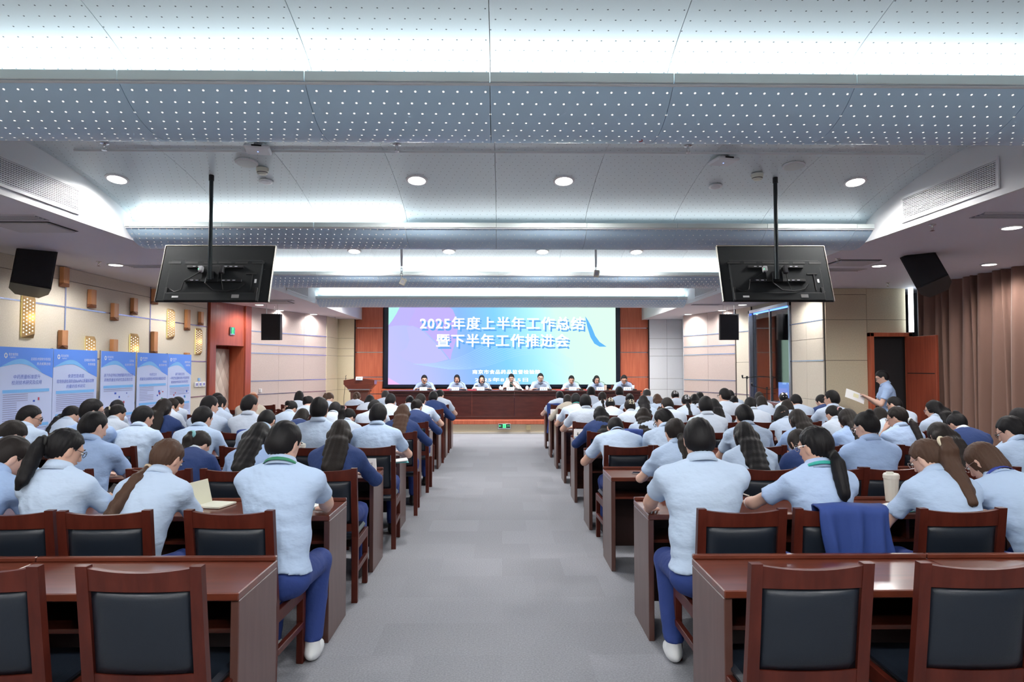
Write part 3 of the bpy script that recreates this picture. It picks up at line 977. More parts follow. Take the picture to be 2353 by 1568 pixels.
# ------------------------------------------------------------------ hanging televisions seen from behind
def television(px_c, side):
    Yt = 6.62
    c = at(px_c, 629, Yt)
    t = thing('television', 'flat television on ceiling pole seen from behind, %s side' % side, 'television', (c.x, Yt, c.z), 0, 'hanging televisions')
    T = Matrix.Rotation(R(-19), 4, 'X')            # top leans towards the stage
    W, H = 1.075, .605
    MB().box(-W / 2, W / 2, -.004, .012, -H / 2, H / 2, .003, T).build('screen_panel', BLACK, t)
    shell = MB().box(-W / 2 + .008, W / 2 - .008, -.012, 0, -H / 2 + .006, H / 2 - .008, .003, T).build('rear_shell', TVBACK, t)
    for a, b, cc, d in ((-W / 2, W / 2, H / 2 - .006, H / 2 + .004), (-W / 2 - .004, -W / 2 + .005, -H / 2, H / 2), (W / 2 - .005, W / 2 + .004, -H / 2, H / 2)):
        MB().box(a, b, -.016, .014, cc, d, .002, T).build('metal_edge', mat('champagne_edge', (.62, .58, .50), .3, metal=.7), t)
    MB().box(-W / 2 + .09, W / 2 - .09, -.040, -.010, -H / 2 - .012, .13, .010, T).build('electronics_bulge', TVBACK, shell)
    MB().box(-W / 2 + .10, W / 2 - .10, -.055, -.036, -H / 2 - .012, -H / 2 + .075, .008, T).build('lower_bulge', TVBACK, shell)
    for x in (-.40, -.24, -.06, .08, .24, .40):
        MB().box(x - .06, x + .06, -.0425, -.039, .085, .108, 0, T).build('vent_field', BLACK, shell)
    for z in (.048, -.10):
        MB().box(-.27, .27, -.058, -.040, z - .013, z + .013, .002, T).build('mount_rail', BLACK, t)
        for x in (-.2, -.15, -.1, .1, .15, .2):
            MB().box(x - .013, x + .013, -.0595, -.057, z - .004, z + .004, 0, T).build('rail_slot', ACC, t)
    MB().box(-.11, .05, -.066, -.056, -.12, .05, .003, T).build('mount_plate', TVBACK, t)
    MB().box(.06, .10, -.10, -.058, -.04, .045, .008, T).build('power_brick', mat('brick_grey', (.05, .05, .055), .25), t)
    MB().box(-.14, -.10, -.10, -.058, -.02, .035, .005, T).build('media_box', ACC, t)
    MB().box(-.138, -.134, -.104, -.1, -.005, .002, 0, T).build('green_led', emis('green_led', (.1, 1, .4), 4), t)
    MB().box(.36, .37, -.045, -.014, -.20, -.02, 0, T).box(.30, .40, -.045, -.03, -.03, -.02, 0, T).build('port_recess', BLACK, shell)
    MB().box(.39, .41, -.0425, -.0405, -.12, -.08, 0, T).build('white_label', PAPER, shell)
    MB().box(.20, .27, -.0575, -.0555, -.285, -.25, 0, T).build('rating_label', mat('label_grey', (.3, .3, .3), .6), shell)
    MB().box(-.36, -.30, -.0575, -.0555, -.283, -.265, 0, T).build('white_label', PAPER, shell)
    for x in (-.43, .42):
        MB().box(x - .012, x + .012, -.05, -.012, -.30, -.17, .003, T).build('foot_slot', BLACK, shell)
    for x, z in ((-.45, .05), (-.45, -.06), (.46, .04), (.46, -.2), (-.3, .115), (-.1, .115), (.1, .115), (.3, .115), (-.2, -.27), (.05, -.27)):
        MB().lathe([(.006, 0), (.006, .003)], 8, T @ Matrix.Translation((x, -.041 if abs(x) < .44 else -.013, z)) @ Matrix.Rotation(PI / 2, 4, 'X')).build('screw', BLACK, shell)
    Tv = lambda x, y, z: T @ Vector((x, y, z))
    MB().tube([Tv(-.05, -.07, -.02), Tv(-.06, -.08, -.14), Tv(.02, -.07, -.21), Tv(.14, -.06, -.22), Tv(.25, -.05, -.19), Tv(.30, -.045, -.13)], .0055, 8).build('cable', BLACK, t)
    MB().tube([Tv(.08, -.08, -.04), Tv(.09, -.07, -.12), Tv(.11, -.06, -.2)], .004, 8).build('cable', BLACK, t)
    MB().tube([Tv(-.12, -.08, -.02), Tv(-.22, -.07, -.085), Tv(-.27, -.06, -.11), Tv(-.29, -.05, -.2), Tv(-.35, -.05, -.22), Tv(-.4, -.045, -.19)], .005, 8).build('cable', BLACK, t)
    zt = vault_z(Yt - .10 - BEAMS[2]) - c.z + .01
    MB().tube([(-.02, -.11, zt), (-.02, -.11, -.07)], .019, 14).build('pole', mat('pole_black', (.02, .03, .035), .35, metal=.3), t)
    MB().box(-.05, .01, -.11, -.05, -.07, .01, .004).build('pole_clamp', TVBACK, t)
    MB().lathe([(.024, 0), (.024, .06)], 14, Matrix.Translation((-.02, -.11, zt - .06))).build('pole_collar', BLACK, t)


television(498, 'left')
television(1779, 'right')

# ------------------------------------------------------------------ loudspeakers
SPKM = mat('speaker_cloth', (.010, .011, .015), .75, bump=(500, .3, .002))


def loudspeaker(px, py, Y, rz, tilt, wd, ht, label, roll=0.0):
    p = at(px, py, Y)
    t = thing('loudspeaker', label, 'loudspeaker', p, rz, 'hanging loudspeakers')
    T = Matrix.Rotation(roll, 4, 'Y') @ Matrix.Rotation(tilt, 4, 'X')
    poly = [(-wd / 2, -.18), (wd / 2, -.18), (wd / 2 * .98, .02), (wd * .30, .20), (-wd * .30, .20), (-wd / 2 * .98, .02)]
    MB().prism(poly, ht, T @ Matrix.Translation((0, 0, -ht / 2))).build('cabinet', BLACK, t)
    MB().box(-wd / 2 + .012, wd / 2 - .012, -.196, -.178, -ht / 2 + .012, ht / 2 - .012, .005, T).build('front_grille', SPKM, t)
    MB().box(-.018, .018, -.199, -.195, -ht / 2 + .04, -ht / 2 + .052, 0, T).build('badge', TVBACK, t)
    for x, y in ((-wd * .3, -.08), (wd * .3, -.08), (0, .14)):
        a = T @ Vector((x, y, ht / 2))
        MB().tube([a, (a.x * .95, a.y, SOF_Z - p.z)], .005, 8).build('hanging_wire', CHROME, t)
        MB().lathe([(.011, 0), (.011, .03)], 8, Matrix.Translation(a)).build('shackle', CHROME, t)


loudspeaker(75, 624, 8.2, R(38), R(-14), .40, .50, 'black loudspeaker tilted under left soffit, nearest the camera', R(8))
loudspeaker(2130, 625, 8.3, R(-36), R(-18), .36, .48, 'black loudspeaker tilted under right soffit, above the curtain', R(-24))
loudspeaker(627, 752, 15.0, R(4), R(3), .40, .57, 'black loudspeaker hanging upright by the left door')
loudspeaker(1673, 752, 15.0, R(-10), R(3), .40, .57, 'black loudspeaker hanging upright beside the control room window')

# ------------------------------------------------------------------ left wall decorations
OAK = mat('light_oak', (.46, .20, .085), .5, noise=((20, 20, 4), (.56, .27, .12)))
OAK_D = mat('oak_end', (.20, .075, .032), .55)
BRASS = mat('gold_sheet', (.50, .33, .15), .4, metal=.35)
GLOW = emis('lamp_glow', (1.0, .95, .80), 2.4)
EDGE = emis('edge_glow', (1.0, .85, .30), 1.6)


def wall_rect(l, r, t, b):
    s = 3.485
    p0, p1 = at_x(l / s, 560 + t / s, LX), at_x(r / s, 560 + b / s, LX)
    ct = at_x((l + r) / 2 / s, 560 + (t + b) / 2 / s, LX)
    h = (b - t) / s * (ct.y / F_PX)
    return ct.y, ct.z, h


for i, (l, r, t_, b_, lb) in enumerate(((467, 515, 190, 347, 'high beside the loudspeaker'), (692, 733, 370, 515, 'between loudspeaker and television, upper'), (876, 915, 480, 617, 'crossing the steel strip'), (1035, 1070, 438, 570, 'just left of the television'),
                                  (1203, 1235, 365, 487, 'half behind the television'), (1470, 1495, 530, 695, 'tall one below the television'), (1580, 1604, 548, 655, 'short one nearest the door portal'), (455, 502, 695, 845, 'just above the second poster'),
                                  (870, 908, 768, 905, 'low above the third poster'), (1200, 1230, 706, 885, 'low above the fourth poster'), (1465, 1492, 875, 990, 'peeping over the fifth poster'))):
    y, z, h = wall_rect(l, r, t_, b_)
    t = thing('wall_block', 'oak wall block ' + lb, 'wall decoration', (LX, y, z), 0, 'oak wall blocks')
    wd = .125
    # faceted block: its lower end is cut on a slant
    MB().box(.012, .075, -wd / 2, wd / 2, -h / 2 + .05, h / 2, .004).build('block', OAK, t)
    MB().add([(.012, -wd / 2, -h / 2), (.012, wd / 2, -h / 2), (.012, wd / 2, -h / 2 + .05), (.012, -wd / 2, -h / 2 + .05), (.075, -wd / 2, -h / 2 + .05), (.075, wd / 2, -h / 2 + .05), (.075, wd / 2, -h / 2 + .002)],
             [(0, 1, 6), (0, 6, 4), (4, 6, 5), (1, 2, 5, 6), (0, 4, 3), (0, 3, 2, 1), (3, 4, 5, 2)]).build('slanted_end', OAK_D, t)

for l, r, t_, b_, lb in ((158, 266, 418, 755, 'large one under the loudspeaker'), (668, 745, 743, 1010, 'above the second poster'), (1027, 1093, 722, 960, 'above the third poster'), (1327, 1383, 525, 762, 'under the television edge'), (1555, 1600, 678, 892, 'beside the door portal')):
    y, z, h = wall_rect(l, r, t_, b_)
    t = thing('wall_sconce', 'glowing perforated gold sconce, ' + lb, 'wall lamp', (LX, y, z), 0, 'perforated gold sconces')
    wd = .22
    MB().box(.006, .018, -wd / 2 + .02, wd / 2 - .02, -h / 2 + .02, h / 2 - .02).build('glow_panel', EDGE, t)
    # faceted shell with a ridge, slanted ends
    yr = .03
    pts = [(.02, -wd / 2, -h / 2), (.02, wd / 2, -h / 2), (.02, wd / 2, h / 2), (.02, -wd / 2, h / 2), (.09, yr, -h / 2 + .055), (.09, yr, h / 2 - .055)]
    body = MB().add(pts, [(0, 1, 4), (1, 2, 5, 4), (2, 3, 5), (3, 0, 4, 5), (3, 2, 1, 0)]).build('shell', BRASS, t)
    mb = MB()
    for fa in (0, 1):
        yA = -wd / 2 if fa == 0 else wd / 2
        nv = int(h / .045)
        for i in range(nv):
            for j in range(4):
                u = (j + .6) / 4.4
                yy = yA + (yr - yA) * u
                xx = .02 + .07 * u
                zz = -h / 2 + .045 * (i + .5 + (.5 if j % 2 else 0))
                if abs(zz) > h / 2 - .02 - .055 * u:
                    continue
                n_ = Vector((abs(yr - yA), -.07 * (1 if yr > yA else -1), 0)).normalized()
                e = Vector((0, 0, 1)).cross(n_)
                c = Vector((xx, yy, zz)) + n_ * .0015
                q = [c + (e * math.cos(a) + Vector((0, 0, 1)) * math.sin(a)) * .0085 for a in np.arange(6) * PI / 3]
                mb.add(q, [(0, 1, 2, 3, 4, 5)])
    mb.build('lit_holes', GLOW, t)
    l = bpy.data.lights.new('sconce_light', 'POINT')
    l.energy, l.color, l.shadow_soft_size = .8, (1, .8, .45), .05
    o = bpy.data.objects.new('sconce_light', l)
    col.objects.link(o)
    o.parent = t
    o.location = (.18, 0, 0)

# switches
t = thing('wall_switches', 'row of wall switches beside the fifth poster', 'switch', at_x(457, 884, LX), 0)
for k in range(3):
    MB().box(0, .03, -.22 + k * .16, -.09 + k * .16, -.05, .05, .006).build('switch_plate', WHITE, t)
    MB().box(.03, .034, -.19 + k * .16, -.12 + k * .16, -.02, .03).build('switch_key', mat('key_blue', (.25, .25, .6), .4), t)
MB().box(0, .02, -.06, .02, .07, .13, .004).build('blue_note', mat('note_blue', (.25, .5, .85), .6), t)
M_sw, _L = wall_frame(Vector((-5.70, 15.57, 0)), Vector((-4.70, 18.3, 0)))
t = thing('socket', 'small white socket on the slanted wall by the left door', 'socket', tuple(M_sw @ Vector((.33, .002, 1.14))), 0)
MB().box(-.04, .04, -.045, 0, -.045, .045, .006).build('plate', WHITE, t)
MB().box(-.015, .015, -.048, -.044, -.015, .015).build('socket_holes', ACC, t)


def exit_sign(name, label, M, wd, ht):
    t = thing(name, label, 'exit sign')
    t.matrix_world = M
    MB().box(-wd / 2, wd / 2, -.03, 0, -ht / 2, ht / 2, .006).build('housing', CHROME, t)
    MB().box(-wd / 2 + .02, wd / 2 - .02, -.033, -.029, -ht / 2 + .025, ht / 2 - .01).build('face', mat('exit_dark', (.01, .05, .035), .4), t)
    G = emis('exit_green', (.10, 1.0, .32), 1.6)
    gw = ht * (.30 if wd > ht * 1.6 else .24)
    MB().box(-gw, gw, -.035, -.032, -ht / 2 + .03, ht / 2 - .012).build('running_man_door', G, t)
    D = mat('exit_ink', (.01, .06, .04), .5)
    mb = MB()
    mb.lathe([(ht * .05, 0), (ht * .05, .001)], 10, Matrix.Translation((.005, -.0355, ht * .22)) @ Matrix.Rotation(PI / 2, 4, 'X'))
    for a, b, r_ in (((0, .12), (-.02, -.05), .05), ((-.02, -.05), (.12, -.12), .04), ((.12, -.12), (.08, -.26), .035), ((-.02, -.05), (-.14, -.2), .04), ((-.14, -.2), (-.24, -.18), .03), ((0, .1), (.16, .02), .03), ((0, .1), (-.16, .08), .03)):
        mb.tube([(a[0] * ht, -.036, a[1] * ht), (b[0] * ht, -.036, b[1] * ht)], r_ * ht * .7, 6)
    mb.build('running_man', D, t)
    if wd > ht * 1.6:
        mb = MB()
        mb.add([(-wd * .43, -.035, .01), (-wd * .36, -.035, -.015), (-wd * .36, -.035, .035)], [(0, 1, 2)])
        mb.box(-wd * .36, -wd * .24, -.036, -.034, .003, .017)
        mb.build('arrow', G, t)
        text('exit_text', '安全出口', G, t, Matrix.Translation((0, -.036, 0)) @ MT, wd * .2, wd * .43, .012, None, .01)
    return t


exit_sign('exit_sign', 'green running man exit sign low on the stage riser', Matrix.Translation(at(1159, 980, 17.285)), .32, .135)
e2 = exit_sign('exit_sign', 'green square exit sign above the left door', M_ @ Matrix.Translation((.80, .0, 2.46)) @ Matrix.Rotation(PI, 4, 'Z'), .17, .17)
p = at(1214, 983, 17.30)
o = MB().box(p.x - .06, p.x + .06, 17.265, 17.30, p.z - .06, p.z + .06, .004).build('floor_box', mat('brass_plate', (.42, .34, .2), .4, metal=.3))
tag(o, 'small square brass socket plate on stage riser', 'socket')

# ------------------------------------------------------------------ posters on the left
PX = -5.72
POSTER_LIGHT = mat('poster_paper', (.58, .68, .98), .5)
POSTER_BLUE = mat('poster_blue', (.12, .31, .95), .5)
POSTER_CYAN = mat('poster_cyan', (.20, .52, .96), .5)
POSTER_INK = mat('poster_ink', (.10, .18, .62), .6)
POSTER_GREY = mat('poster_grey', (.34, .38, .62), .6)
PRINT_WHITE = mat('poster_white', (.80, .86, .98), .5)
MP = Matrix(((0, 0, 1, 0), (1, 0, 0, 0), (0, 1, 0, 0), (0, 0, 0, 1)))
posters = [(6.90, 7.83, [], [], 'leftmost poster board, cut by the picture edge'),
           (7.85, 8.78, ['总局技术保障专项项目', '亮点成果总结'], ['中药质量标准提升', '检测技术研究及应用'], 'blue research poster about Chinese medicine quality standards, first from camera'),
           (8.79, 9.73, ['总局技术保障', '专项项目'], ['食源性致病菌', '现场快速检测的自BioHPLC质量标志物', '的量的技术研究'], 'blue research poster with three title lines and a blue instrument picture'),
           (9.83, 10.74, ['江苏省', '社会发展项目'], ['基于多组学标记物质量评价的应用', '药物质量技术研究及应用示范'], 'blue research poster standing alone with gaps either side'),
           (10.80, 11.77, ['科技部', '重点研发计划'], ['中药饮片', '质量安全保障技术的综合集成示范'], 'blue research poster with a table beside the text'),
           (11.78, 12.65, ['国家药监局', '科研项目'], ['基于高效活性', '一种定性定量检测技术快速筛查', '检验技术标准与体系研究'], 'blue research poster nearest the door, with red pictures')]
for i, (y0, y1, tags_, titles, lb) in enumerate(posters):
    W, H, zb = y1 - y0, 1.80, .10
    t = thing('poster_board', lb, 'poster', (PX, y0, zb), 0, 'research posters along the left wall')
    MB().box(-.012, 0, 0, W, 0, H, .002).build('sheet', POSTER_LIGHT, t)
    P = lambda pts: [(.0015, a, b) for a, b in pts]
    top = [(0, H), (0, H - .24)] + [(W * s, H - .24 + .045 * math.sin(PI * min(1, s * 1.25)) - .13 * max(0, s - .38) ** 1.5 * 2.1) for s in np.linspace(.05, 1, 14)] + [(W, H)]
    MB().add(P([(W - a, b) for a, b in []] or top), [tuple(range(len(top)))]).build('blue_header', POSTER_BLUE, t)
    swo = [(W * s, H - .24 + .045 * math.sin(PI * min(1, s * 1.25)) - .13 * max(0, s - .38) ** 1.5 * 2.1) for s in np.linspace(0, .8, 12)]
    up_ = [(W * s, H - .24 + .045 * math.sin(PI * min(1, s * 1.25)) - .13 * max(0, s - .38) ** 1.5 * 2.1 + .06 * math.sin(PI * s / .8)) for s in np.linspace(.8, 0, 12)]
    MB().add([(.0022, a, b) for a, b in swo + up_], [tuple(range(24))]).build('cyan_swoosh', POSTER_CYAN, t)
    M1 = Matrix.Translation((.003, 0, 0)) @ MP
    hexp = [(.10 + .030 * math.cos(a), H - .10 + .034 * math.sin(a)) for a in np.arange(6) * PI / 3 + PI / 6]
    hexi = [(.10 + .015 * math.cos(a), H - .10 + .017 * math.sin(a)) for a in np.arange(6) * PI / 3 + PI / 6]
    MB().add([(.003, a, b) for a, b in hexp + hexi], [(k, (k + 1) % 6, 6 + (k + 1) % 6, 6 + k) for k in range(6)]).build('logo', PRINT_WHITE, t)
    text('logo_text', '南京食药检', PRINT_WHITE, t, M1, .145, .30, H - .085, .034)
    text('logo_text', 'NJIFDC', PRINT_WHITE, t, M1, .17, .265, H - .122, .02)
    for k, s_ in enumerate(tags_):
        wd = min(.042 * len(s_), .36)
        text('tag_text', s_, PRINT_WHITE, t, M1, W - .05 - wd, W - .05, H - .135 - k * .058, .036)
    for k, s_ in enumerate(titles):
        wd = min(.058 * len(s_), W - .14)
        text('title_text', s_, POSTER_INK, t, M1, W / 2 - wd / 2, W / 2 + wd / 2, H - .35 - k * .068, .050, shear=.12)
    zz = H - .50 if len(titles) < 3 else H - .54
    bars = [zz, zz - (.42 if i in (1, 3) else .30), zz - .78]
    for zb_ in bars:
        MB().add([(.003, .06, zb_ - .038), (.003, W - .06, zb_ - .038), (.003, W - .06, zb_), (.003, .06, zb_)], [(0, 1, 2, 3)]).build('section_bar', POSTER_CYAN, t)
    mb = MB()
    rr = random.Random(i)
    for bi, zb_ in enumerate(bars):
        z1 = bars[bi + 1] if bi + 1 < len(bars) else .25
        z = zb_ - .062
        half = (i in (1, 4) and bi == 0)
        while z > z1 + .03 and not (i == 3 and bi == 0 and z < zb_ - .10) and not (i == 5 and bi == 0 and z < zb_ - .17):
            e = W * .52 if half else W - .07
            e -= rr.choice([0, 0, 0, .2 * W])
            mb.add([(.003, .07, z), (.003, e, z), (.003, e, z + .010), (.003, .07, z + .010)], [(0, 1, 2, 3)])
            z -= .025
    mb.build('body_text', POSTER_GREY, t)
    cols_ = [(.03, .10, .55), (.45, .06, .12), (.05, .45, .40), (.10, .15, .5), (.55, .6, .85)]
    for k in range(7):
        if i == 0:
            break
        a = rr.uniform(.56, .82) * W if i in (1, 4) else rr.uniform(.2, .8) * W
        b = zz - rr.uniform(.10, .26) if i in (1, 4, 3, 5) else bars[1] - rr.uniform(.1, .3)
        s1, s2 = rr.uniform(.02, .05), rr.uniform(.015, .04)
        MB().box(.002, .004, a, a + s1, b - s2, b).build('figure', mat('figure_%d' % (k % 5), cols_[k % 5], .6), t)
    for a in (.001, W - .010):
        MB().box(-.032, -.013, a, a + .009, -zb, H + .01, .002).build('frame_pole', CHROME, t)
    MB().box(-.25, .12, .10, .13, -zb, -zb + .02, .004).build('foot', CHROME, t)
    MB().box(-.25, .12, W - .13, W - .10, -zb, -zb + .02, .004).build('foot', CHROME, t)

# ------------------------------------------------------------------ lectern, mic stands, control room kit
p = at(828, 900, 18.0)
lec = thing('lectern', 'dark wooden lectern on the stage with a name card on its slanted front', 'lectern', (p.x, 18.0, .245))
lec.scale = (1.05, 1.05, 1.20)
MB().box(-.23, .23, -.18, .18, 0, .06, .006).build('base', WOOD, lec)
MB().prism([(-.20, 0), (.20, 0), (.215, .60), (-.215, .60)], .30, Matrix.Translation((0, .15, .06)) @ Matrix.Rotation(PI / 2, 4, 'X')).build('column', WOOD_SIDE, lec)
MB().box(-.245, .245, -.17, .17, .66, .70, .006).build('collar', WOOD, lec)
MB().box(-.27, .27, -.19, .19, .70, .725, .004).build('steel_band', CHROME, lec)
MB().prism([(-.27, 0), (.27, 0), (.38, .10), (.38, .19), (0, .235), (-.38, .19), (-.38, .10)], .34, Matrix.Translation((0, .16, .725)) @ Matrix.Rotation(PI / 2, 4, 'X')).build('top_box', WOOD, lec)
MB().tube([(.33, 0, .90), (.56, 0, .90)], .009, 8).build('side_arm', CHROME, lec)
MB().tube([(-.36, 0, .93), (-.37, 0, 1.0), (-.34, -.05, 1.02)], .006, 8).build('gooseneck', BLACK, lec)
MB().tube([(-.38, .05, .96), (-.42, .05, .5), (-.41, .05, .02)], .006, 6).build('cable', BLACK, lec)


def name_card(p, label, wd=.20, ht=.10, body=None, rz=0.0):
    t = thing('name_card', label, 'name card', p, rz, 'tent name cards')
    MB().add([(-wd / 2, -.035, 0), (wd / 2, -.035, 0), (wd / 2, 0, ht), (-wd / 2, 0, ht), (-wd / 2, .035, 0), (wd / 2, .035, 0)], [(0, 1, 2, 3), (3, 2, 5, 4), (0, 3, 4), (1, 5, 2), (0, 4, 5, 1)]).build('card', PAPER, t)
    Mx = Matrix.Translation((0, -.0365, 0)) @ Matrix.Rotation(-math.atan(.035 / ht), 4, 'X') @ MT
    MB().add([(-wd / 2 + .006, -.0352, .006), (wd / 2 - .006, -.0352, .006), (wd / 2 - .006, -.0315, .016), (-wd / 2 + .006, -.0315, .016)], [(0, 1, 2, 3)]).build('blue_border', POSTER_CYAN, t)
    if body:
        text('card_text', body, BLACK, t, Mx, wd * .12, wd * .38, ht * .5, None)
    else:
        for x in (-.05, .0, .05):
            s = wd / .2
            MB().box(x * s - .014 * s, x * s + .014 * s, -.0262, -.0245, ht * .40, ht * .44).box(x * s - .004, x * s + .004, -.0262, -.0225, ht * .3, ht * .62).build('card_print', BLACK, t)
    return t


name_card((lec.location.x + .01, 17.80, .245 + 1.10), 'small white name card on the lectern top', .17, .09)

for px, hpx, apx, apy, bqx, bqy, lb in ((1716, 868, 1706, 869, 1747, 865, 'with level boom'), (1762, 893, 1728, 887, 1790, 901, 'with boom sloping down to the wall')):
    Y = 14.9 if px < 1740 else 14.4
    p = at(px, hpx, Y)
    t = thing('microphone_stand', 'black microphone stand %s beside the control room window' % lb, 'microphone stand', (p.x, Y, 0), 0, 'microphone stands')
    MB().tube([(0, 0, .12), (0, 0, p.z)], .011, 10).build('upright', BLACK, t)
    for k in range(3):
        a = 2 * PI * k / 3 + .4
        MB().tube([(0, 0, .16), (.30 * math.cos(a), .30 * math.sin(a), .01)], .009, 8).build('leg', BLACK, t)
    q0, q1 = at(apx, apy, Y - .03), at(bqx, bqy, Y - .03)
    MB().tube([q0 - Vector((p.x, Y, 0)), q1 - Vector((p.x, Y, 0))], .009, 8).build('boom', BLACK, t)
    MB().lathe([(.02, -.03), (.022, .03)], 10, Matrix.Translation((0, -.01, p.z))).build('clutch', BLACK, t)
    e = q0 - Vector((p.x, Y, 0))
    MB().tube([e, e + Vector((-.01, -.02, .06))], [.012, .02], 10).build('microphone', BLACK, t)

t = thing('reflection_rack', 'dark equipment rack with small status lights behind the control room glass', 'rack', (6.35, 13.75, 0))
MB().box(-.3, .3, -.3, .3, 0, 2.05, .01).build('cabinet', BLACK, t)
for k in range(9):
    z = .5 + k * .16
    u = MB().box(-.315, -.30, -.27, .27, z, z + .13, .004).build('rack_unit', TVBACK, t)
    c = [(1, .08, .06), (.2, .35, 1), (.1, .9, .75), (.3, .3, 1)][k % 4]  # coloured glowing marks imitate lights reflected in the window glass
    for j in range(3):
        MB().box(-.320, -.314, -.18 + j * .09, -.13 + j * .09, z + .055, z + .068).build('status_light', emis('led_%d' % (k % 4), c, 2.0), u)
t = thing('reflection_monitor', 'glowing blue monitor low behind the control room glass', 'monitor', (6.15, 14.75, 1.0), R(-90))  # added glow in place of the screen mirrored in the window
MB().box(-.30, .30, -.02, .02, 0, .36, .008).build('monitor_body', BLACK, t)
MB().box(-.285, .285, -.024, -.02, .015, .345).build('monitor_screen', emis('monitor_blue', (.22, .38, .95), 1.0), t)
MB().box(-.04, .04, -.03, .03, -.08, .0).build('monitor_stand', BLACK, t)
o = MB().box(5.80, 6.6, 14.3, 15.3, .86, .92, .004).build('control_desk', WOOD)
tag(o, 'narrow desk behind the control room glass', 'desk')
MB().box(5.84, 5.90, 14.34, 14.40, 0, .86).build('desk_leg', WOOD, o)
MB().box(5.84, 5.90, 15.2, 15.26, 0, .86).build('desk_leg', WOOD, o)

# ------------------------------------------------------------------ desks and chairs
YN = [None] + [2.76 + 1.42 * k for k in range(9)]
DL = 1.10
LEFT_X, RIGHT_X = -1.04, .89
NEAR_WORD = [None, 'nearest', 'second', 'third', 'fourth', 'fifth', 'sixth', 'seventh', 'eighth', 'ninth']


def desk_parts(full):
    e = []
    L, D = DL - .004, .47
    e.append(('top', MB().box(0, L, 0, D, .727, .76, .004), WOOD))
    e.append(('raised_lip', MB().box(0, L, D - .028, D, .76, .782, .004), WOOD))
    e.append(('side_panel', MB().box(0, .034, .006, D - .004, 0, .727, .003), WOOD_SIDE))
    e.append(('side_panel', MB().box(L - .034, L, .006, D - .004, 0, .727, .003), WOOD_SIDE))
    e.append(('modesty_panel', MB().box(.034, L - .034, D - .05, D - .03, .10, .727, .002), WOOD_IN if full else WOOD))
    if full:
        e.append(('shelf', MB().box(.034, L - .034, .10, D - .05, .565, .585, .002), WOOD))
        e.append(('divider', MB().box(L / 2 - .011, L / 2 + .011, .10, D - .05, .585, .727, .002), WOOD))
    return [(n, m.mesh(n), mt) for n, m, mt in e]


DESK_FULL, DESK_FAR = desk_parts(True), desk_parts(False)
for row in range(1, 10):
    for side in (-1, 1):
        for k in range(4):
            x0 = LEFT_X - DL * (k + 1) if side < 0 else RIGHT_X + DL * k
            pa = [to_px((x, y, .5))[0] for x in (x0, x0 + DL) for y in (YN[row], YN[row] + .47)]
            if max(pa) < 0 or min(pa) > 2353:
                continue
            t = thing('desk', 'dark mahogany desk, %s row %s of aisle, %s' % (NEAR_WORD[row], 'left' if side < 0 else 'right', ['beside the aisle', 'second from aisle', 'third from aisle', 'at the wall end'][k]), 'desk', (x0, YN[row], 0), 0, 'rows of audience desks')
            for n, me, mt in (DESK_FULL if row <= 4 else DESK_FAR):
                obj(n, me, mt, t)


def curved_bar(x0, x1, n, fy, z0, z1, th, dip=0.0, rad=.004):
    """bar bowed in y by fy(x) between heights z0,z1 (top dips in the middle)"""
    vs = []
    for i in range(n + 1):
        x = x0 + (x1 - x0) * i / n
        s = 1 - (2 * i / n - 1) ** 2
        for dy, z in ((0, z0), (th, z0), (th, z1 - dip * s), (0, z1 - dip * s)):
            vs.append((x, fy(x, z) + dy, z))
    fs = []
    for i in range(n):
        for k in range(4):
            fs.append((i * 4 + k, i * 4 + (k + 1) % 4, (i + 1) * 4 + (k + 1) % 4, (i + 1) * 4 + k))
    fs = [f[::-1] for f in fs]
    fs += [(0, 1, 2, 3), (n * 4 + 3, n * 4 + 2, n * 4 + 1, n * 4)]
    return MB().add(vs, fs)


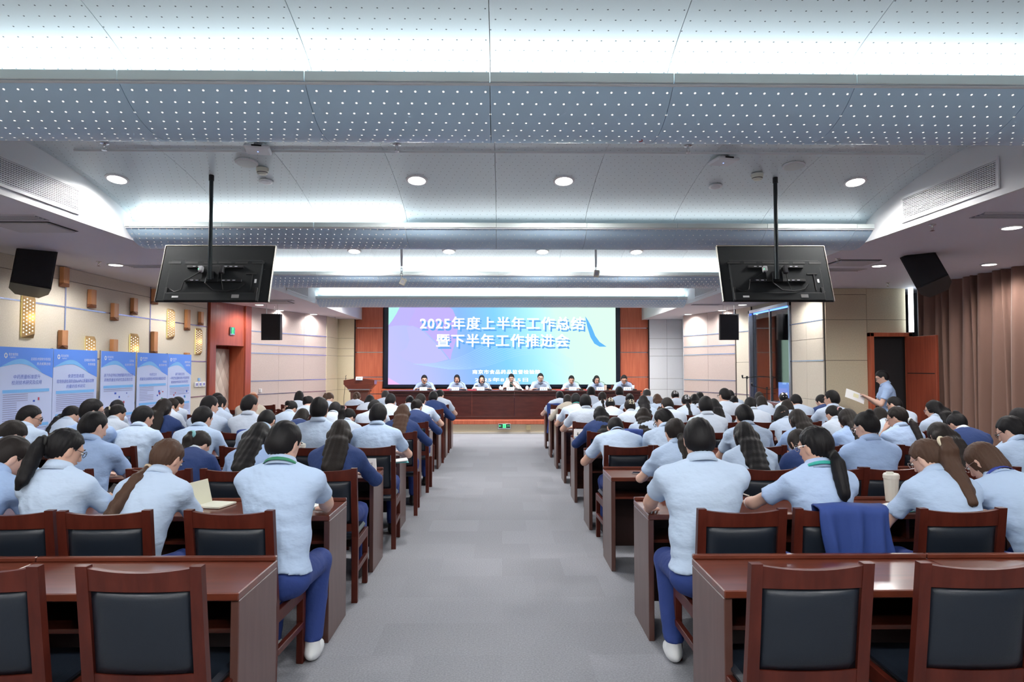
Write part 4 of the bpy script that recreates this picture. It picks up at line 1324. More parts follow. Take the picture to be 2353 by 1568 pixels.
def chair_parts():
    W = .225
    lean = lambda z: -.215 - max(0, z - .45) * .14 + max(0, .45 - z) * -.10
    e = []
    for s in (-1, 1):
        mb = MB()
        zz = [0, .22, .45, .70, .945]
        vs = []
        for z in zz:
            wz = .046 - .010 * abs(z - .5)
            flare = .012 * max(0, .6 - z)
            xo = s * (W + flare)
            xi = s * (W + flare - wz)
            y = lean(z)
            vs += [(min(xo, xi), y, z), (max(xo, xi), y, z), (max(xo, xi), y + .036, z), (min(xo, xi), y + .036, z)]
        fs = [(i * 4 + k, i * 4 + (k + 1) % 4, i * 4 + 4 + (k + 1) % 4, i * 4 + 4 + k) for i in range(4) for k in range(4)] + [(3, 2, 1, 0), (16, 17, 18, 19)]
        mb.add(vs, fs)
        e.append(('rear_post', mb, WOOD_CH, False))
        e.append(('front_leg', MB().box(s * W - (.04 if s > 0 else 0), s * W + (0 if s > 0 else .04), .185, .225, 0, .425, .004), WOOD_CH, False))
        e.append(('side_rail', MB().box(s * W - (.028 if s > 0 else 0), s * W + (0 if s > 0 else .028), -.19, .19, .36, .425, .003), WOOD_CH, False))
        e.append(('stretcher', MB().box(s * W - (.026 if s > 0 else .004), s * W + (.004 if s > 0 else .026), -.20, .19, .20, .235, .003), WOOD_CH, False))
    bow = lambda x, z: lean(z) + .006 - .02 * (1 - (x / .2) ** 2)
    e.append(('top_rail', curved_bar(-.19, .19, 10, bow, .855, .938, .026, .014), WOOD_CH, False))
    e.append(('lower_rail', curved_bar(-.185, .185, 8, bow, .49, .545, .024), WOOD_CH, False))
    # padded back with soft edges
    nx, nz = 12, 9
    vs, fs = [], []
    for side in (0, 1):
        for j in range(nz + 1):
            for i in range(nx + 1):
                u, v = i / nx * 2 - 1, j / nz * 2 - 1
                x, z = u * .178, .703 + v * .157
                puff = (1 - abs(u) ** 6) * (1 - abs(v) ** 6)
                y = bow(x, z) + .012 + (-1 if side == 0 else 1) * (.004 + .022 * puff)
                vs.append((x, y, z - (.006 if v > .99 else 0) * (1 - u * u)))
    m_ = nx + 1
    o_ = (nz + 1) * m_
    for j in range(nz):
        for i in range(nx):
            q = (j * m_ + i, j * m_ + i + 1, (j + 1) * m_ + i + 1, (j + 1) * m_ + i)
            fs += [q, tuple(a + o_ for a in q[::-1])]
    for i in range(nx):
        fs += [(i, o_ + i, o_ + i + 1, i + 1), (nz * m_ + i, nz * m_ + i + 1, o_ + nz * m_ + i + 1, o_ + nz * m_ + i)]
    for j in range(nz):
        fs += [(j * m_, (j + 1) * m_, o_ + (j + 1) * m_, o_ + j * m_), (j * m_ + nx, o_ + j * m_ + nx, o_ + (j + 1) * m_ + nx, (j + 1) * m_ + nx)]
    e.append(('backrest_pad', MB().add(vs, fs), LEATHER, True))
    e.append(('seat_pad', MB().box(-.205, .205, -.20, .225, .425, .468, .016), LEATHER, False))
    e.append(('front_rail', MB().box(-.19, .19, .192, .218, .36, .425, .003), WOOD_CH, False))
    return [(n, m.mesh(n, sm), mt) for n, m, mt, sm in e]


CHAIR = chair_parts()
CHAIR_FAR = [c for c in CHAIR if c[0] in ('rear_post', 'top_rail', 'lower_rail', 'backrest_pad', 'seat_pad', 'front_leg')]


def chair(x, y, rz, label, group, far=False, z=0.0, keep=None):
    t = thing('chair', label, 'chair', (x, y, z), rz, group)
    for n, me, mt in (CHAIR_FAR if far else CHAIR):
        obj(n, me, mt, t)
    return t


# ------------------------------------------------------------------ bodies: signed distance fields meshed with surface nets
f32 = np.float32


def snet(fn, lo, hi, h):
    lo, hi = np.array(lo, float), np.array(hi, float)
    n = np.maximum(4, np.ceil((hi - lo) / h).astype(int) + 1)
    ax = [lo[i] + h * np.arange(n[i]) for i in range(3)]
    G = np.stack(np.meshgrid(*ax, indexing='ij'), -1).reshape(-1, 3).astype(f32)
    F = fn(G).reshape(n).astype(f32)
    S = F < 0
    C = np.zeros(n - 1, np.int8)
    for a in (0, 1):
        for b in (0, 1):
            for c in (0, 1):
                C += S[a:n[0] - 1 + a, b:n[1] - 1 + b, c:n[2] - 1 + c]
    act = (C > 0) & (C < 8)
    idx = np.argwhere(act)
    acc, num = np.zeros((len(idx), 3)), np.zeros(len(idx))
    cs = [(a, b, c) for a in (0, 1) for b in (0, 1) for c in (0, 1)]
    for i, a in enumerate(cs):
        for b in cs[i + 1:]:
            if sum(abs(p - q) for p, q in zip(a, b)) != 1:
                continue
            fa = F[idx[:, 0] + a[0], idx[:, 1] + a[1], idx[:, 2] + a[2]]
            fb = F[idx[:, 0] + b[0], idx[:, 1] + b[1], idx[:, 2] + b[2]]
            m = (fa < 0) != (fb < 0)
            t = np.where(m, fa / np.where(m, fa - fb, 1), 0)
            acc += (np.array(a) + t[:, None] * (np.array(b) - np.array(a))) * m[:, None]
            num += m
    V = lo + h * (idx + acc / num[:, None])
    vid = -np.ones(C.shape, np.int64)
    vid[act] = np.arange(len(idx))
    Q = []
    for axn in range(3):
        sl0 = [slice(1, -1)] * 3
        sl1 = [slice(1, -1)] * 3
        sl0[axn], sl1[axn] = slice(0, -1), slice(1, None)
        s0, s1 = S[tuple(sl0)], S[tuple(sl1)]
        e = np.argwhere(s0 != s1)
        if not len(e):
            continue
        ins = s0[e[:, 0], e[:, 1], e[:, 2]]
        off = np.ones(3, int)
        off[axn] = 0
        e = e + off
        o1, o2 = (axn + 1) % 3, (axn + 2) % 3
        def cell(d1, d2):
            q = e.copy()
            q[:, o1] -= d1
            q[:, o2] -= d2
            return vid[q[:, 0], q[:, 1], q[:, 2]]
        q = np.stack([cell(1, 1), cell(0, 1), cell(0, 0), cell(1, 0)], 1)
        q[~ins] = q[~ins][:, ::-1]
        Q.append(q)
    Q = np.concatenate(Q) if Q else np.zeros((0, 4), int)
    return V, Q[(Q >= 0).all(1)]


def np_mesh(name, parts):
    V = np.concatenate([p[0] for p in parts])
    off = np.cumsum([0] + [len(p[0]) for p in parts[:-1]])
    Q = np.concatenate([p[1] + o for p, o in zip(parts, off)])
    m = bpy.data.meshes.new(name)
    m.vertices.add(len(V))
    m.vertices.foreach_set('co', V.astype(f32).ravel())
    m.loops.add(len(Q) * 4)
    m.loops.foreach_set('vertex_index', Q.astype(np.int32).ravel())
    m.polygons.add(len(Q))
    m.polygons.foreach_set('loop_start', (np.arange(len(Q)) * 4).astype(np.int32))
    m.update(calc_edges=True)
    m.shade_smooth()
    return m


def nrm(a):
    return np.sqrt((a * a).sum(-1))


def rcone(P, a, b, ra, rb):
    a, b = np.asarray(a, f32), np.asarray(b, f32)
    ab = b - a
    q = P - a
    t = np.clip(q @ ab / max(1e-9, ab @ ab), 0, 1)
    return nrm(q - t[:, None] * ab) - (ra + t * (rb - ra))


def ell(P, c, r, Rm=None):
    q = P - np.asarray(c, f32)
    if Rm is not None:
        q = q @ Rm.astype(f32)
    r = np.asarray(r, f32)
    k0 = nrm(q / r)
    k1 = nrm(q / (r * r))
    return k0 * (k0 - 1) / np.maximum(k1, 1e-6)


def smin(a, b, k):
    h = np.clip(.5 + .5 * (b - a) / k, 0, 1)
    return b * (1 - h) + a * h - k * h * (1 - h)


def rx(a):
    c, s = math.cos(a), math.sin(a)
    return np.array([[1, 0, 0], [0, c, -s], [0, s, c]])


def rz_(a):
    c, s = math.cos(a), math.sin(a)
    return np.array([[c, -s, 0], [s, c, 0], [0, 0, 1]])


def ry(a):
    c, s = math.cos(a), math.sin(a)
    return np.array([[c, 0, s], [0, 1, 0], [-s, 0, c]])


def ik(S, T, l1, l2, pole):
    S, T, pole = np.array(S, float), np.array(T, float), np.array(pole, float)
    d = T - S
    D = np.linalg.norm(d)
    if D > l1 + l2 - .006:
        T = S + d / D * (l1 + l2 - .006)
        d = T - S
        D = np.linalg.norm(d)
    u = d / D
    a = (l1 * l1 - l2 * l2 + D * D) / (2 * D)
    h = math.sqrt(max(0, l1 * l1 - a * a))
    p = pole - u * (pole @ u)
    p /= np.linalg.norm(p)
    return S + u * a + p * h, T


def skel(sex, lean, pitch, yaw, k=1.0, stand=False, side=0.0, roll=0.0):
    g = 1.0 if sex == 'm' else .95
    hz = .92 if stand else .555
    d = lambda a: np.array([math.sin(R(side)) * .6, math.sin(R(a)), math.cos(R(a))])
    s = {}
    s['g'] = g
    s['hip'] = np.array([0, 0, hz])
    s['waist'] = s['hip'] + d(lean * .65) * .19 * k * g
    s['chest'] = s['waist'] + d(lean) * .19 * k * g
    s['nb'] = s['chest'] + d(lean * 1.4) * .165 * k * g
    na = lean * 1.15 + pitch * .45
    s['lean'] = lean
    s['head'] = s['nb'] + d(na) * .125 * g + np.array([0, .012, 0])
    s['neck_dir'] = d(na)
    s['HR'] = rz_(R(-yaw)) @ rx(R(-(lean * .45 + pitch))) @ ry(R(roll))
    s['top'] = s['head'][2] + .105 * g + .004
    return s


def solve_lean(sex, ztop, pitch, yaw):
    k = 1.0
    z = lambda l, kk: skel(sex, l, pitch, yaw, kk)['top']
    if z(6, 1.0) < ztop:
        k = min(1.12, 1 + (ztop - z(6, 1)) / .52)
        return 6.0, k
    lo, hi = 6, 52
    for _ in range(24):
        m = (lo + hi) / 2
        if z(m, 1.0) > ztop:
            lo = m
        else:
            hi = m
    return lo, 1.0


LODS = {0: dict(shirt=.0125, head=.0062, arm=.0075, hair=.0068, leg=.016), 1: dict(shirt=.016, head=.0085, arm=.011, hair=.0088, leg=.024),
        2: dict(shirt=.020, head=.0105, arm=.014, hair=.0115, leg=.03), 3: dict(shirt=.024, head=.0130, arm=.017, hair=.0140, leg=.034)}
ZL_SHORT = ([-.13, -.05, -.020, .000, .028, .048, .07, .11], [-.088, -.080, -.055, .012, -.002, .050, .066, .07])
ZL_PULL = ([-.13, -.05, -.020, .000, .028, .048, .07, .11], [-.075, -.075, -.050, .020, .010, .055, .066, .07])
ZL_LONG = ([-.13, .00, .028, .046, .060, .11], [-.40, -.40, -.30, -.06, .062, .07])


def person(name, label, group, loc, rz, sex, hair, hcol, cloth, sk, arms, lod, o=None, stand=False):
    o = dict(o or {})
    if lod == 0 and hair != 'none' and abs(o.get('yaw', 0)) >= 18 or lod == 1 and abs(o.get('yaw', 0)) >= 34:
        o['face'] = True
    L = LODS[lod]
    g = sk['g']
    root = thing(name, label, 'person', loc, rz, group)
    seed = abs(hash((round(loc[0], 2), round(loc[1], 2)))) % 10000
    rr = np.random.default_rng(seed)
    lean = R(sk['lean'])
    Rt, Rm_, Rl = rx(-lean * 1.25), rx(-lean * .9), rx(-lean * .5)
    hip, waist, chest, nb, head, HR = (sk[k] for k in ('hip', 'waist', 'chest', 'nb', 'head', 'HR'))
    wd = 1.0 if sex == 'm' else .87
    wd *= o.get('wide', 1.0)
    sw = (.168 if sex == 'm' else .142) * o.get('wide', 1.0)
    sh = {s: nb + Rt @ np.array([s * sw, .0, -.078]) for s in (-1, 1)}
    l1, l2 = .285 * g, .245 * g
    EL, WR = {}, {}
    for s, T in zip((-1, 1), arms):
        pole = T[3] if len(T) > 3 else (s * (.8 if o.get('aisle') == s else .42), -.25, -.6)
        EL[s], WR[s] = ik(sh[s], T[:3], l1, l2, pole)
    jacket = cloth in ('navy', 'beige', 'ivory')

    def torso(P, i):
        d = ell(P, hip + np.array([0, .0, .0]), (.172 * wd + i, .122 + i, .125 + i), Rl)
        d = smin(d, ell(P, waist, (.160 * wd + i, .114 + i, .18 + i), Rm_), .07)
        d = smin(d, ell(P, chest + Rt @ np.array([0, -.004, .0]), (.172 * wd + i, .115 + i, .17 + i), Rt), .06)
        for s in (-1, 1):
            d = smin(d, rcone(P, nb + Rt @ np.array([s * .035, -.010, -.020]), sh[s], .044 + i, .054 + i), .06)
        return d

    ph = rr.uniform(0, 6.28, 8)
    kk = np.array([[14, 6, 46], [-26, 8, 40], [32, -10, 30], [8, 16, 74], [48, 10, 22], [-44, 5, 52], [20, 4, 60], [-12, 10, 88]], f32)

    def wrinkle(P):
        w_ = np.zeros(len(P), f32)
        warp = 1.5 * np.sin(P[:, 0] * 13 + P[:, 2] * 7 + ph[0]) + .9 * np.sin(P[:, 0] * 29 - P[:, 2] * 19 + ph[1])
        for q, p_, a_ in zip(kk, ph, (.0055, .0050, .0045, .0030, .0036, .0036, .0045, .0022)):
            r_ = 1 - np.abs(np.sin(P @ (q * .5) + p_ + warp))
            gate = np.clip(np.sin(P @ (q[[2, 0, 1]] * .17) + p_ * 2.3) + .25, 0, 1)
            w_ -= a_ * (r_ ** 3) * gate
        return w_ * (1.0 if lod < 2 else .7)

    allp = np.array([hip, waist, chest, nb, sh[-1], sh[1]])

    # -- garment on the trunk
    infl = .016 if jacket else .010
    frac = .985 if jacket else .66

    def shirt_fn(P):
        d = torso(P, infl)
        for s in (-1, 1):
            S, E, W = sh[s], EL[s], WR[s]
            up = (E - S) / np.linalg.norm(E - S)
            rA = (.052 if sex == 'm' else .046) + (.008 if jacket else .004)
            if jacket:
                a = smin(rcone(P, S, E, rA, rA * .90), rcone(P, E, S * 0 + E + (W - E) * .93, rA * .90, rA * .72), .02)
                fw = (W - E) / np.linalg.norm(W - E)
                a = np.maximum(a, ((P - (E + (W - E) * .93)) @ fw.astype(f32)))
            else:
                e_ = S + (E - S) * frac
                a = rcone(P, S, S + (E - S) * .8, rA, rA * 1.06)
                a = np.maximum(a, (P - e_) @ up.astype(f32))
            d = smin(d, a, .035)
        d += wrinkle(P)
        hem = hip[2] + (.028 if not stand else -.10) + .012 * np.sin(P[:, 0] * 21 + ph[3])
        d = np.maximum(d, hem - P[:, 2])
        return d

    pts = np.array([hip, waist, chest, nb] + [sh[s] for s in sh] + [(EL[s] if jacket else sh[s] + (EL[s] - sh[s]) * frac) for s in sh] + ([WR[s] for s in sh] if jacket else []))
    lo, hi = pts.min(0) - np.array([.09, .16, .13]), pts.max(0) + np.array([.09, .16, .10])
    lo[0], hi[0] = min(lo[0], -.22), max(hi[0], .22)
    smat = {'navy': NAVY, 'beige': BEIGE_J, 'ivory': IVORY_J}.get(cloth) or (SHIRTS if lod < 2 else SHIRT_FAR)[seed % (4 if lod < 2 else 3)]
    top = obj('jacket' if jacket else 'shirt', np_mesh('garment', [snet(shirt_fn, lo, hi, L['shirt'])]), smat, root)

    # -- collar
    nd = sk['neck_dir'] / np.linalg.norm(sk['neck_dir'])
    fx = np.cross(np.array([0, 1, 0]), nd)
    bx_ = np.array([1, 0, 0])
    by_ = np.cross(nd, bx_)

    def ring(z0, r0, z1, r1, th, n=20, back=0.0, tilt=-.012):
        mb = MB()
        vs = []
        for (z, r_) in ((z0, r0 + th), (z1, r1 + th), (z1, r1), (z0, r0)):
            for k in range(n):
                a = 2 * PI * k / n
                zz = z + tilt * math.sin(a)
                vs.append(tuple(nb + bx_ * r_ * math.cos(a) * 1.02 + by_ * r_ * math.sin(a) + nd * zz))
        fs = [(j * n + k, j * n + (k + 1) % n, ((j + 1) % 4) * n + (k + 1) % n, ((j + 1) % 4) * n + k) for j in range(4) for k in range(n)]
        return mb.add(vs, [f[::-1] for f in fs])
    nr = .058 if sex == 'm' else .051
    if lod < 3 or o.get('face'):
        ring(-.006, nr + .030, .046, nr + .006, .006).build('collar', COLLAR if jacket else smat, top, smooth=True)
    if o.get('lanyard'):
        ring(-.008, nr + .038, .010, nr + .029, .003, tilt=-.03).build('lanyard', mat('lanyard_' + o['lanyard'], dict(teal=(.03, .38, .33), blue=(.03, .06, .35), green=(.03, .22, .12))[o['lanyard']], .6), root, smooth=True)

    # -- skin: head with neck, arms with hands, trunk
    hd = head

    def head_fn(P):
        q = ((P - hd.astype(f32)) @ HR.astype(f32)) / g
        d = ell(q, (0, -.008, .012), (.074, .093, .098))
        d = smin(d, ell(q, (0, .026, -.048), (.056, .060, .066)), .03)
        d = smin(d, ell(q, (0, .055, -.088), (.026, .024, .022)), .02)
        d = smin(d, rcone(q, (0, .084, .012), (0, .100, -.026), .008, .0125), .012)
        d = smin(d, rcone(q, (-.03, .078, .026), (.03, .078, .026), .010, .010), .015)
        for s in (-1, 1):
            d = -smin(-d, ell(q, (s * .031, .094, .010), (.016, .012, .010)), .008)
            e_ = ell(q, (s * .077, -.006, -.008), (.011, .018, .031))
            e_ = -smin(-e_, ell(q, (s * .088, .002, -.006), (.006, .010, .018)), .006)
            d = smin(d, e_, .008)
        d = smin(d, rcone(q, (-.016, .088, -.052), (.016, .088, -.052), .006, .006), .010)
        d = d * g
        return smin(d, rcone(P, nb - nd * .04, hd - nd * .03 + np.array([0, -.015, 0]), nr + .003, nr - .004), .03)

    skin = SKIN[o.get('skin', seed % 2)]
    parts = [snet(head_fn, np.minimum(hd, nb) - np.array([.11, .14, .13]), np.maximum(hd, nb) + np.array([.11, .15, .13]), L['head'])]
    for s in (-1, 1):
        S, E, W = sh[s], EL[s], WR[s]
        f = (W - E) / np.linalg.norm(W - E)
        if not o.get('hand_up'):
            f2 = np.array([f[0] - s * .25, f[1], f[2] * .25])
        else:
            f2 = f
        f2 = f2 / np.linalg.norm(f2)
        u = np.array([0, 0, 1.0])
        u = u - f2 * (u @ f2)
        u /= np.linalg.norm(u)
        sd = np.cross(f2, u) * s          # outward (little finger) side
        HM = np.stack([np.cross(f2, u), f2, u], 1)
        ar = (1 if sex == 'm' else .86)
        fing = []
        for j, ln in enumerate((.066, .075, .070, .055)):
            b = W + f2 * .082 - sd * (.030 - .020 * j)
            m1 = b + f2 * ln * .5 + u * .004 - u * .004
            tip = b + f2 * ln - u * .016 - sd * (.006 - .004 * j)
            fing.append((b - f2 * .02, m1, tip))
        t0 = W + f2 * .025 - sd * .022
        t1 = W + f2 * .06 - sd * .05
        t2 = W + f2 * .085 - sd * .050 - u * .006

        def arm_fn(P):
            d = rcone(P, S + (E - S) * .35, E, .043 * ar, .037 * ar)
            d = smin(d, rcone(P, E, E + (W - E) * .3, .037 * ar, .039 * ar), .02)
            d = smin(d, rcone(P, E + (W - E) * .3, W, .039 * ar, .0235 * ar), .02)
            d = smin(d, ell(P, W + f2 * .05, (.039 * ar, .052, .0155), HM), .018)
            for b, m1, tip in fing:
                d = smin(d, np.minimum(rcone(P, b, m1, .0088, .0082), rcone(P, m1, tip, .0082, .0068)), .006)
            d = smin(d, np.minimum(rcone(P, t0, t1, .0125, .0105), rcone(P, t1, t2, .0105, .008)), .010)
            return d
        ap = np.array([S + (E - S) * .35, E, W, W + f2 * .17, t1])
        if jacket:
            ap = np.array([E + (W - E) * .75, W, W + f2 * .17, t1])
        parts.append(snet(arm_fn, ap.min(0) - .055, ap.max(0) + .055, L['arm']))
    if stand:
        KN = {s: np.array([s * .10, .03, .49]) for s in (-1, 1)}
        AN = {s: np.array([s * .105, -.01, .085]) for s in (-1, 1)}
    else:
        fy = o.get('feet', .38)
        KN = {s: np.array([s * .115, .415, .515]) for s in (-1, 1)}
        AN = {s: np.array([s * .12, fy, .09 if fy > .2 else .14]) for s in (-1, 1)}
    HJ = {s: hip + np.array([s * .085, .02, -.02]) for s in (-1, 1)}

    def core_fn(P):
        d = torso(P, -.022)
        for s in (-1, 1):
            d = smin(d, rcone(P, HJ[s], KN[s], .062, .042), .03)
            d = smin(d, rcone(P, KN[s], AN[s], .042, .034), .03)
        return d
    cp = np.array([hip, chest, nb, KN[1], KN[-1], AN[1], AN[-1]])
    parts.append(snet(core_fn, cp.min(0) - .2, cp.max(0) + np.array([.2, .2, .06]), .03))
    obj('body', np_mesh('body', parts), skin, root)

    # -- trousers and shoes
    def leg_fn(P):
        d = ell(P, hip + np.array([0, 0, -.02]), (.168 * wd, .122, .115), Rl)
        for s in (-1, 1):
            d = smin(d, rcone(P, HJ[s], KN[s], .086, .066), .03)
            e_ = rcone(P, KN[s], AN[s], .066, .054)
            d = smin(d, np.maximum(e_, AN[s][2] + .02 - P[:, 2]), .03)
        if lod < 2:
            d += wrinkle(P) * .8
        return np.minimum(d, 9) if True else d
    cp = np.array([hip, KN[1], KN[-1], AN[1], AN[-1]])
    obj('trousers', np_mesh('trousers', [snet(leg_fn, cp.min(0) - np.array([.12, .16, .1]), cp.max(0) + np.array([.12, .13, .13]), L['leg'])]), NAVY_TR, root)
    SHOE = dict(black=mat('shoe_black', (.012, .012, .014), .4), white=mat('shoe_white', (.75, .78, .8), .5), tan=mat('shoe_tan', (.5, .42, .34), .6))[o.get('shoe', 'black')]
    for s in (-1, 1):
        A_ = AN[s]
        tip_dn = .035 if A_[2] > .12 else 0
        def shoe_fn(P):
            d = ell(P, A_ + np.array([0, .055, -.05 - tip_dn * .6]), (.043, .125, .042), rx(-tip_dn * 6))
            d = smin(d, rcone(P, A_ + np.array([0, 0, .02]), A_ + np.array([0, .0, -.03]), .042, .045), .03)
            return np.maximum(d, -(P[:, 2] - .003))
        obj('shoe', np_mesh('shoe', [snet(shoe_fn, A_ - np.array([.06, .10, .14]), A_ + np.array([.06, .2, .06]), .012 if lod < 2 else .022)]), SHOE, root)

    # -- hair
    spine_y = np.array([hip[1], waist[1], chest[1], nb[1], max(head[1], nb[1])])
    spine_z = np.array([hip[2], waist[2], chest[2], nb[2], max(head[2], nb[2] + .05)])

    def yback(z):
        return float(np.interp(z, spine_z, spine_y - np.array([.125, .118, .128, .080, .085]))) - infl

    H2B = lambda v: hd + HR @ (np.array(v, float) * g)
    chains = []          # (points, radii, flatten)
    extra = []

    def hang(root_l, length, r0, r1, n=6, out=.05, curl=0.0, w=1.0, xo=0.0):
        p = H2B(root_l)
        P_ = [p]
        back = HR @ np.array([0, -1, 0])
        q = p + back * out * g - np.array([0, 0, .015])
        P_.append(q)
        for i in range(n):
            z = q[2] - length / n
            t_ = (i + 1) / n
            y = q[1] + .012
            lim = yback(z) - r0 * .5
            y = min(y, lim)
            q = np.array([q[0] + xo / n + curl * math.sin(i * 1.7) * .01, y, z])
            P_.append(q)
        m = len(P_)
        w0 = w
        rad = [r0 * .5, r0 * .55] + [r0 * (1 - abs(i / (m - 3) - .30) * .35) for i in range(m - 3)] + [r1]
        if w > 1.5:
            rad[0] = rad[1] = r0
        chains.append((P_, rad, w))
        return p

    zl = ZL_SHORT
    cap_r = (.0835, .1035, .108)
    low = None
    tie = None
    if hair in ('short', 'thin', 'bald', 'buzz'):
        cap_r = dict(short=(.0835, .1035, .1105), thin=(.081, .100, .1055), bald=(.080, .099, .100), buzz=(.0795, .099, .104))[hair]
    elif hair.startswith('pony'):
        zl = ZL_PULL
        if hair == 'pony_high':
            tie = hang((.0, -.094, .050), .31, .044 if lod == 0 else .036, .024, out=.075, w=1.2)
        elif hair == 'pony_low':
            tie = hang((.0, -.086, -.055), .22, .036, .010, out=.030)
        elif hair == 'pony_long':
            tie = hang((-.03, -.055, -.090), .25, .036, .010, out=.02, xo=-.09)
        else:
            tie = hang((.0, -.098, .015), .24, .036, .012, out=.05, xo=o.get('tail_x', 0))
    elif hair == 'bun':
        zl = ZL_PULL
        extra.append(((0, -.110, .022), .036))
        extra.append(((.012, -.115, .034), .028))
    elif hair == 'bun_top':
        zl = ZL_PULL
        extra += [((0, -.075, .085), .034), ((.02, -.07, .105), .022), ((-.02, -.085, .095), .022)]
    elif hair == 'bob':
        zl = ZL_LONG
        low = (-.036, -.065, (.090, .074, .090))
    elif hair == 'long':
        zl = ZL_LONG
        low = (-.034, -.055, (.088, .074, .095))
        hang((0, -.070, -.02), .25 + .05 * rr.random(), .038, .022, out=.012, w=2.15)

    cut = o.get('len', 0)

    def hair_fn(P):
        q = ((P - hd.astype(f32)) @ HR.astype(f32)) / g
        d = ell(q, (0, -.013, .014), cap_r)
        if hair in ('short', 'thin', 'buzz', 'bald'):
            d = smin(d, ell(q, (0, -.030, -.03), (cap_r[0] - .010, cap_r[1] - .026, .06)), .03)
        if low:
            d = smin(d, ell(q, (0, low[0], low[1]), low[2]), .03)
        z_ = np.interp(q[:, 1], zl[0], zl[1]).astype(f32)
        if lod < 2:
            z_ = z_ + .0035 * np.sin(q[:, 0] * 260 + q[:, 1] * 190) + .003 * np.sin(q[:, 1] * 330 + 1.7)
        d = np.maximum(d, (z_ - q[:, 2]) * .75)
        if low and hair == 'bob':
            d = np.maximum(d, (-.128 - cut - q[:, 2]))
        if hair == 'bald':
            d = np.maximum(d, -ell(q, (0, -.005, .11), (.085, .105, .075)))
        if hair == 'thin':
            d = np.maximum(d, -ell(q, (0, -.055, .128), (.030, .035, .035)))
        if low is None and hair not in ('bald', 'buzz') and lod < 2:
            d += .0018 * np.sin(q[:, 0] * 230 + 2 * np.sin(q[:, 1] * 60)) * (q[:, 2] > .0)
        d = d * g
        for c, r_ in extra:
            d = smin(d, nrm(P - H2B(c).astype(f32)) - r_ * g, .012)
        for pp, rad, w in chains:
            for a, b, ra, rb in zip(pp, pp[1:], rad, rad[1:]):
                if w != 1.0:
                    cx_ = np.float32(pp[0][0])
                    P2 = P.copy()
                    P2[:, 0] = (P2[:, 0] - cx_) / w + cx_
                    d = smin(d, rcone(P2, a, b, ra, rb), .03 if w > 1.5 else .012)
                else:
                    d = smin(d, rcone(P, a, b, ra, rb), .016)
        ang = np.arctan2(q[:, 0], q[:, 1])
        if low or chains:
            d += .0020 * np.sin(ang * 26 + q[:, 2] * 24)
            if lod == 0:
                d += .0014 * np.sin(P[:, 0] * 330 + P[:, 2] * 22)
        return d

    hp = [hd - .125, hd + .125] + [H2B(c) for c, _ in extra]
    for pp, rad, w in chains:
        hp += pp
    hp = np.array(hp)
    ho = obj('hair', np_mesh('hair', [snet(hair_fn, hp.min(0) - .05, hp.max(0) + .05, L['hair'])]), HAIR[hcol], root)
    if tie is not None and (lod < 2 or o.get('tie')):
        tc_ = dict(cream=(.75, .68, .5), teal=(.25, .55, .58), pink=(.8, .45, .45), white=(.8, .8, .8), black=(.02, .02, .02), sand=(.5, .4, .3))[o.get('tie', 'black')]
        pp, rad, _ = chains[0]
        c = pp[0] * .35 + pp[1] * .65
        ax_ = Vector(pp[1] - pp[0]).normalized()
        M = Matrix.Translation(Vector(c)) @ ax_.to_track_quat('Z', 'Y').to_matrix().to_4x4()
        R0, r0 = rad[1] + .003, .009 if o.get('tie') != 'teal' else .017
        mb = MB()
        vs = [tuple(M @ Vector(((R0 + r0 * math.cos(b)) * math.cos(a), (R0 + r0 * math.cos(b)) * math.sin(a), r0 * math.sin(b)))) for a in np.arange(14) * 2 * PI / 14 for b in np.arange(7) * 2 * PI / 7]
        mb.add(vs, [(i * 7 + j, ((i + 1) % 14) * 7 + j, ((i + 1) % 14) * 7 + (j + 1) % 7, i * 7 + (j + 1) % 7) for i in range(14) for j in range(7)])
        mb.build('hair_tie', mat('tie_' + o.get('tie', 'black'), tc_, .7), ho, smooth=True)
    if o.get('clip'):
        cl = dict(cream=(.78, .72, .55), silver=(.7, .7, .72), black=(.02, .02, .02), bow=(.85, .85, .85))[o['clip']]
        Mh = Matrix([[*HR[i], hd[i]] for i in range(3)] + [[0, 0, 0, 1]])
        mb = MB()
        if o['clip'] == 'bow':
            for s in (-1, 1):
                mb.add([(0, -.125, .05), (s * .05, -.13, .085), (s * .055, -.13, .03)], [(0, 1, 2)]).add([(0, -.118, .05), (s * .055, -.123, .03), (s * .05, -.123, .085)], [(0, 1, 2)])
                mb.add([(0, -.125, .05), (s * .02, -.13, -.01), (s * .035, -.13, -.005)], [(0, 1, 2)])
        else:
            zc_ = .025
            for s in (-1, 1):
                mb.tube([(s * .012, -.15, zc_ + .04), (s * .026, -.155, zc_ + .01), (s * .012, -.15, zc_ - .035)], .0055, 6)
                for k in range(3):
                    mb.tube([(s * .014, -.15, zc_ + .025 - k * .022), (s * .042, -.135, zc_ + .02 - k * .022)], .004, 6)
            mb.tube([(-.014, -.152, zc_), (.014, -.152, zc_)], .005, 6)
        mb.v = [tuple(Mh @ (Vector(v) * g)) for v in mb.v]
        mb.build('hair_clip', mat('clip_' + o['clip'], cl, .4), ho)
    Mh = Matrix([[*(HR[i] * g), hd[i]] for i in range(3)] + [[0, 0, 0, 1]])
